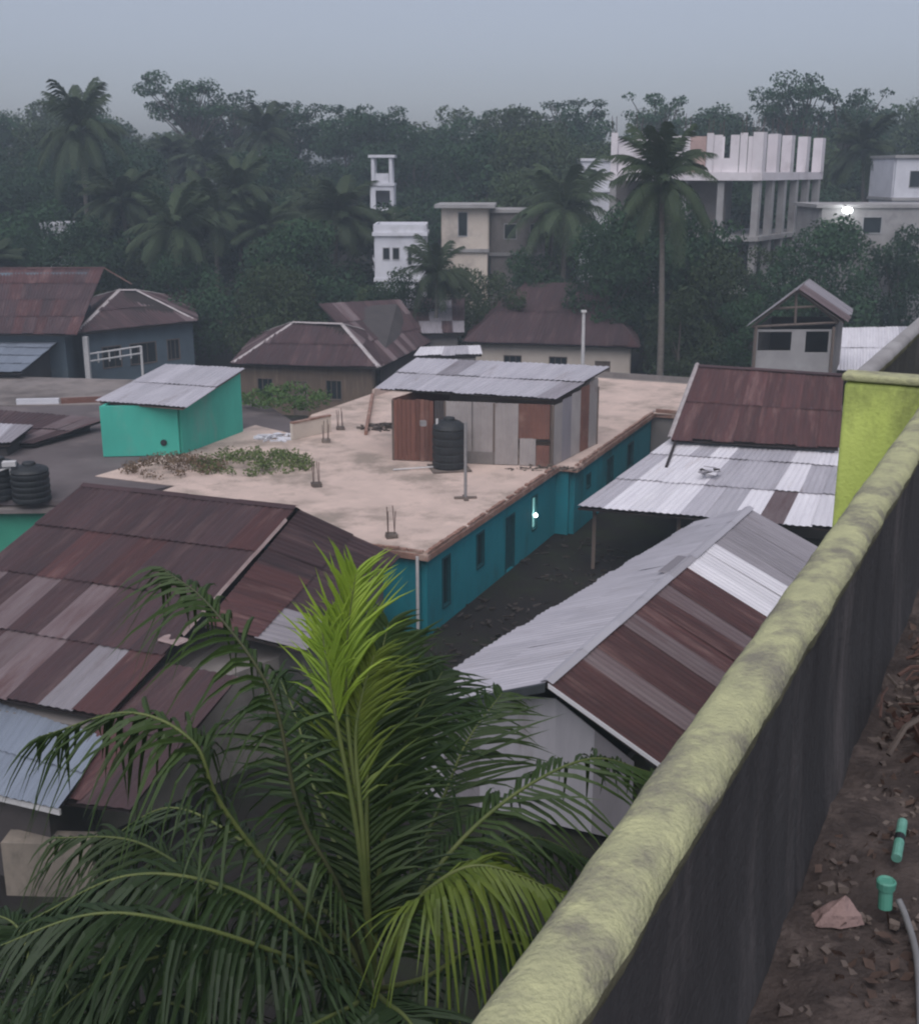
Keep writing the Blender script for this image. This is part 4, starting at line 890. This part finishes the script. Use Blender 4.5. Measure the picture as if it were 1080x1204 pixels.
# scraps in the dark yard
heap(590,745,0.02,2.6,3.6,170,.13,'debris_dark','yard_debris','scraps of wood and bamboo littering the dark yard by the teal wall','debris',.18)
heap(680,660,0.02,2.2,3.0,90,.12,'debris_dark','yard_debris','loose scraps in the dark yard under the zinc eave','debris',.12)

# ================================================================== near coconut palm
def bez(pts, n):
    P = [Vector(p) for p in pts]; out = []
    P = [P[0]+(P[0]-P[1])]+P+[P[-1]+(P[-1]-P[-2])]
    seg = len(P)-3
    for i in range(n+1):
        f = i/n*seg; k = min(int(f), seg-1); t_ = f-k; a, b, c, d = P[k:k+4]
        out.append(.5*((2*b)+(c-a)*t_+(2*a-5*b+4*c-d)*t_**2+(3*b-a-3*c+d)*t_**3))
    return out
def near_frond(parent, ctrl, ll, nl, mat, seed, rmat='rachis', droop=.45, lean=.6, w=.027, start=.12, lift=0.0, sidev=None, r0=.032, jit=.2, end=1.0):
    rnd = random.Random(seed); R_ = bez(ctrl, 60); m = MB(); n = len(R_)
    m.tube(R_, [r0*(1-.85*i/(n-1)) for i in range(n)], 6); rach = m.build('frond', rmat, parent, smooth=True)
    V = []; F = []; nl = int(nl*.85)
    for k in range(nl):
        f = start+(end-start)*k/(nl-1); x = f*(n-1); i = min(int(x), n-2); p = R_[i].lerp(R_[i+1], x-i); d = (R_[min(i+2,n-1)]-R_[max(i-1,0)]).normalized()
        side = d.cross(Vector((0,0,1))); side = sidev.copy() if sidev else (side.normalized() if side.length > .2 else Vector((1,0,0)))
        side = (side-d*side.dot(d)).normalized(); up = side.cross(d).normalized()
        if up.z < 0: up = -up
        l = ll*(math.sin(math.pi*(.10+.84*f))**.6)
        for sd in (-1,1):
            if rnd.random() < .07: continue
            ln = lean+.5*f+rnd.uniform(-jit,jit); out = (side*sd+d*ln+up*(lift+rnd.uniform(-jit,jit))).normalized(); li = l*rnd.uniform(.97-jit,1.02+jit*.5); dr = droop*rnd.uniform(.4,1.7)*(1.6 if rnd.random() < .08 else 1); sway = side*rnd.uniform(-.12,.12)+d*rnd.uniform(-.14,.14)
            wv = (d-out*d.dot(out)).normalized()*w; b = len(V); K = 5
            nb = out.cross(wv).normalized()*w*.5
            for q in range(K):
                g = q/(K-1); c = p+out*li*g+Vector((0,0,-li*dr*g*g))+sway*li*g*g; ww = (1.0 if q else .5)*(1-g**2.2)
                V += [c-wv*ww-nb*ww, c+nb*ww*.6, c+wv*ww-nb*ww]
                if q: o = b+3*(q-1); F += [(o,o+1,o+4,o+3),(o+1,o+2,o+5,o+4)]
    lf = mk('leaflets', V, F, mat, rach); lf['kind'] = 'stuff'
    return rach
YC = 9.0; CB = D(438,1165,YC)
t = thing('coconut_palm', (CB.x-.3, CB.y+.2, 0), 'large coconut palm with a lime young frond right below the parapet', 'palm')
m = MB(); m.tube([(CB.x-.3,CB.y+.2,-.3),(CB.x-.3,CB.y+.2,.3),(CB.x-.15,CB.y+.1,CB.z*.5),CB+Vector((0,0,-.25)),CB+Vector((0,0,.15))], [.24,.19,.15,.15,.10], 12); m.build('trunk', 'palm_bark', t, smooth=True)
def FP(*pts): return [CB]+[D(x,y,Y) for x,y,Y in pts]
X_ = Vector((1,0,0))
near_frond(t, FP((425,1000,8.85),(408,840,8.9),(408,750,9.0),(418,675,9.1)), .85, 66, 'leaf_palm_lime', 1, droop=.2, lean=1.5, start=.55, sidev=Vector((1,.5,0)), w=.017, jit=.45)
near_frond(t, FP((423,1000,8.8),(396,850,8.85),(384,780,8.9),(378,735,9.0)), .68, 50, 'leaf_palm_lime', 51, droop=.25, lean=1.6, start=.5, sidev=Vector((1,-.4,0)), w=.016, jit=.45)
near_frond(t, FP((428,1000,8.8),(418,880,8.9),(425,820,9.0),(440,770,9.1)), .75, 56, 'leaf_palm_yellow', 52, droop=.3, lean=1.2, start=.35, sidev=X_, w=.017, jit=.4)
near_frond(t, FP((445,1030,9.2),(466,910,9.5),(490,840,9.8),(520,790,10.2)), .95, 70, 'leaf_palm_dark', 53, droop=.45, lean=.8, sidev=X_)
near_frond(t, FP((432,1030,9.1),(432,900,9.4),(440,810,9.6),(456,735,9.9)), 1.05, 78, 'leaf_palm', 2, droop=.28, lean=.75, sidev=X_)
near_frond(t, FP((400,1050,8.8),(352,955,8.8),(318,815,8.9),(246,712,9.1),(190,668,9.4)), .95, 74, 'leaf_palm', 3, 'rachis_brown', droop=1.0, lean=.5)
near_frond(t, FP((360,1075,8.5),(262,950,8.3),(226,872,8.3),(150,838,8.4),(48,866,8.6)), .95, 74, 'leaf_palm', 4, droop=.9, lean=.55)
near_frond(t, FP((500,1040,9.3),(590,945,9.7),(690,893,10.2),(765,908,10.6)), 1.0, 66, 'leaf_palm', 5, droop=.6, lean=.6)
near_frond(t, FP((480,1085,8.4),(505,1045,8.2),(570,1018,8.1),(680,1060,8.1)), .85, 58, 'leaf_palm_yellow', 6, droop=1.1, lean=.55, start=.3)
near_frond(t, FP((478,1040,9.6),(520,940,10.4),(550,870,11.0),(590,815,11.6)), 1.05, 66, 'leaf_palm', 7, droop=.35, lean=.55)
near_frond(t, FP((370,1110,8.2),(270,1045,7.9),(150,1030,7.8),(30,1085,7.8)), .9, 66, 'leaf_palm_dark', 8, droop=.9)
near_frond(t, FP((380,1150,8.0),(270,1120,7.6),(140,1140,7.3),(20,1230,7.2)), .9, 60, 'leaf_palm_dark', 9, droop=.9)
near_frond(t, FP((390,1080,9.3),(300,1000,10.0),(200,950,10.6),(110,1000,10.9)), .95, 66, 'leaf_palm_dark', 10, droop=.8)
near_frond(t, FP((500,1150,8.4),(570,1110,8.1),(640,1120,7.9),(690,1180,7.8)), .85, 56, 'leaf_palm_dark', 11, droop=1.0)
near_frond(t, FP((470,1090,9.8),(540,1020,10.6),(620,985,11.2),(690,1010,11.6)), .95, 60, 'leaf_palm_dark', 12, droop=.7)
near_frond(t, FP((420,1180,8.0),(360,1210,7.3),(280,1260,6.8)), .85, 50, 'leaf_palm_dark', 13, droop=.8)
near_frond(t, FP((455,1180,8.0),(480,1200,7.3),(520,1260,6.8)), .85, 50, 'leaf_palm_dark', 14, droop=.8)
near_frond(t, FP((410,1040,9.8),(370,930,10.5),(350,850,11.0),(330,800,11.4)), .95, 60, 'leaf_palm_dark', 15, droop=.6)
near_frond(t, FP((440,1050,9.8),(455,930,10.6),(480,850,11.2),(500,780,11.6)), 1.0, 60, 'leaf_palm_dark', 16, droop=.4, sidev=X_)
near_frond(t, FP((350,1130,7.9),(230,1090,7.4),(110,1075,7.2),(-20,1120,7.1)), .95, 66, 'leaf_palm_dark', 54, droop=1.0)
near_frond(t, FP((375,1120,8.9),(260,1050,9.0),(160,990,9.2),(60,985,9.4)), .95, 66, 'leaf_palm', 55, droop=.9)
# darker palm low at the left
CB = D(60,1260,9.6); t = thing('coconut_palm', (CB.x, CB.y, 0), 'dark coconut palm low beside the blue-grey zinc roof', 'palm')
m = MB(); m.tube([(CB.x,CB.y,-.3),(CB.x,CB.y,.3),CB], [.22,.18,.12], 10); m.build('trunk', 'palm_bark', t, smooth=True)
for i, (p1, p2, p3) in enumerate([((90,1170,9.4),(150,1110,9.2),(240,1130,9.0)), ((40,1160,9.6),(20,1090,9.8),(-30,1070,10)), ((80,1150,10),(100,1080,10.6),(140,1060,11.2)), ((120,1210,9),(200,1180,8.6),(280,1230,8.3)), ((20,1200,9.2),(-40,1150,9),(-110,1180,9)), ((60,1190,8.8),(70,1150,8.2),(90,1180,7.7))]):
    near_frond(t, FP(p1, p2, p3), .9, 56, 'leaf_palm_dark', 40+i, droop=.9)

# ================================================================== things lying on the near roof
def rock(c, s, label, mat):
    m = bpy.data.meshes.new('concrete_chunk'); V = []; F = []
    base = [(-.13,-.05),(.0,-.075),(.12,-.04),(.10,.06),(-.02,.085),(-.12,.05)]
    V = [Vector((x,y,-.02)) for x,y in base]+[Vector((x*.78+.01,y*.8,.035+.01*math.sin(i*2))) for i,(x,y) in enumerate(base)]+[Vector((.03,.01,.115)), Vector((.06,.02,.09))]
    F = [(0,1,7,6),(1,2,8,7),(2,3,9,8),(3,4,10,9),(4,5,11,10),(5,0,6,11),(6,7,12),(7,8,13,12),(8,9,13),(9,10,12,13),(10,11,12),(11,6,12),(5,4,3,2,1,0)]
    o = mk('concrete_chunk', [v*s+c for v in V], F, mat); b = o.modifiers.new('s','SUBSURF'); b.subdivision_type = 'SIMPLE'; b.levels = b.render_levels = 3
    tx = bpy.data.textures.new('chip','CLOUDS'); tx.noise_scale = .04; dm = o.modifiers.new('d','DISPLACE'); dm.texture = tx; dm.strength = .02*s
    return tag(o, label, 'rubble')
rock(Z(985,1078,FLOOR+.02), .62, 'pink triangular lump of broken concrete on the dirty roof floor', 'pink_concrete')
g0 = Z(1040,1068,FLOOR+.03); g1 = Z(1058,985,FLOOR+.05)
o = thing('green_pipe', g0, 'short green plastic pipe socket standing beside the pink concrete lump', 'pipe')
MB().tube([g0+Vector((0,0,.0)), g0+Vector((.0,.012,.075))], .022, 14).build('elbow', 'green_pvc', o); MB().lathe(g0+Vector((0,.012,.065)), [(.029,0),(.031,.025),(.026,.03),(.02,.025)], 14).build('collar', 'green_pvc', o)
g2 = Z(1052,1022,FLOOR+.03); o = thing('green_pipe', g2, 'faded green pipe offcut with a dark band on the dirty roof floor', 'pipe'); MB().tube([g2+Vector((0,0,.04)), g1+Vector((.01,.02,.05))], .017, 12).build('pipe', 'green_pvc_faded', o); MB().tube([g2.lerp(g1,.45)+Vector((.005,.01,.045)), g2.lerp(g1,.6)+Vector((.005,.012,.047))], .0178, 12).build('band', 'black_plastic', o)
hs_ = [g0+Vector((.04,.0,.03)), Z(1065,1080,FLOOR+.03), Z(1078,1130,FLOOR+.03), Z(1083,1230,FLOOR+.03)]
tag(MB().tube(bez(hs_,24), .011, 8).build('hose', 'grey_hose', None, smooth=True), 'thin grey hose curling from the green pipe', 'hose')
random.seed(5); c = Z(1046,858,FLOOR+.05)
o = thing('twig_heap', c, 'heap of dry reddish twigs and leaves against the parapet foot', 'twigs')
for i in range(70):
    a = random.uniform(0,6.28); d = random.random()**.7; p = c+Vector((.42*d*math.cos(a)+.12, .75*d*math.sin(a)+.1, .02+.22*(1-d)*random.random())); q = p+Vector((random.uniform(-.25,.25), random.uniform(-.3,.3), random.uniform(-.04,.14)))
    if (p.x*rv.x+p.y*rv.y) < -.50 or (q.x*rv.x+q.y*rv.y) < -.50: continue
    MB().tube([p, (p+q)/2+Vector((random.uniform(-.03,.03),random.uniform(-.03,.03),.02)), q], random.uniform(.004,.012), 5).build('twig', random.choice(['twig','twig','debris']), o)
cs = []; 
for i in range(26): cs.append((c.x+random.uniform(-.2,.6), c.y+random.uniform(-.5,.9), FLOOR+random.uniform(.0,.10)))
cs = [q for q in cs if (q[0]*rv.x+q[1]*rv.y) > -.42]
V, F = leaves_np(cs, [.12]*len(cs), 1500, .06, 3, .5); me = np_mesh('dry_leaves', V-np.array(c), F, 'twig'); lo = bpy.data.objects.new('dry_leaves', me); link(lo, o, c); lo['kind'] = 'stuff'
m = MB()
for i in range(1500):
    a = random.uniform(1.0,7.5); r_ = -.50+abs(random.gauss(0,.5)); p = NB(a, r_, FLOOR-.01); s = random.uniform(.004,.02)*(1.6 if random.random() < .06 else 1); m.box(p, s*1.6, s, s, random.uniform(0,3), s*.3)
cs = [tuple(NB(random.uniform(1.5,7.5), -.46+abs(random.gauss(0,.45)), FLOOR+.01)) for _ in range(46)]
V, F = leaves_np(cs, [.16]*len(cs), 800, .05, 9, .12); lo = bpy.data.objects.new('leaf_litter', np_mesh('leaf_litter', V-np.array(NB(4,0,FLOOR)), F, 'litter')); link(lo, None, NB(4,0,FLOOR)); tag(lo, 'dry brown leaf litter spread over the dirty roof floor', 'leaves', kind='stuff')
tag(m.build('grit', 'debris', None), 'grit and small stones scattered on the roof floor', 'grit', kind='stuff')

# ================================================================== damp evening air
hz = bpy.data.materials.new('haze'); hz.use_nodes = True; n = hz.node_tree; n.nodes.clear()
pv = n.nodes.new('ShaderNodeVolumePrincipled'); pv.inputs['Color'].default_value = (.74,.87,1.0,1); pv.inputs['Density'].default_value = .0012; pv.inputs['Anisotropy'].default_value = .1
ou = n.nodes.new('ShaderNodeOutputMaterial'); n.links.new(pv.outputs[0], ou.inputs['Volume']); MATS['haze'] = hz
o = MB().box((0, 95, -2), 320, 330, 42).build('haze', 'haze', None); tag(o, 'thin bluish evening haze over the village', 'haze', kind='stuff')
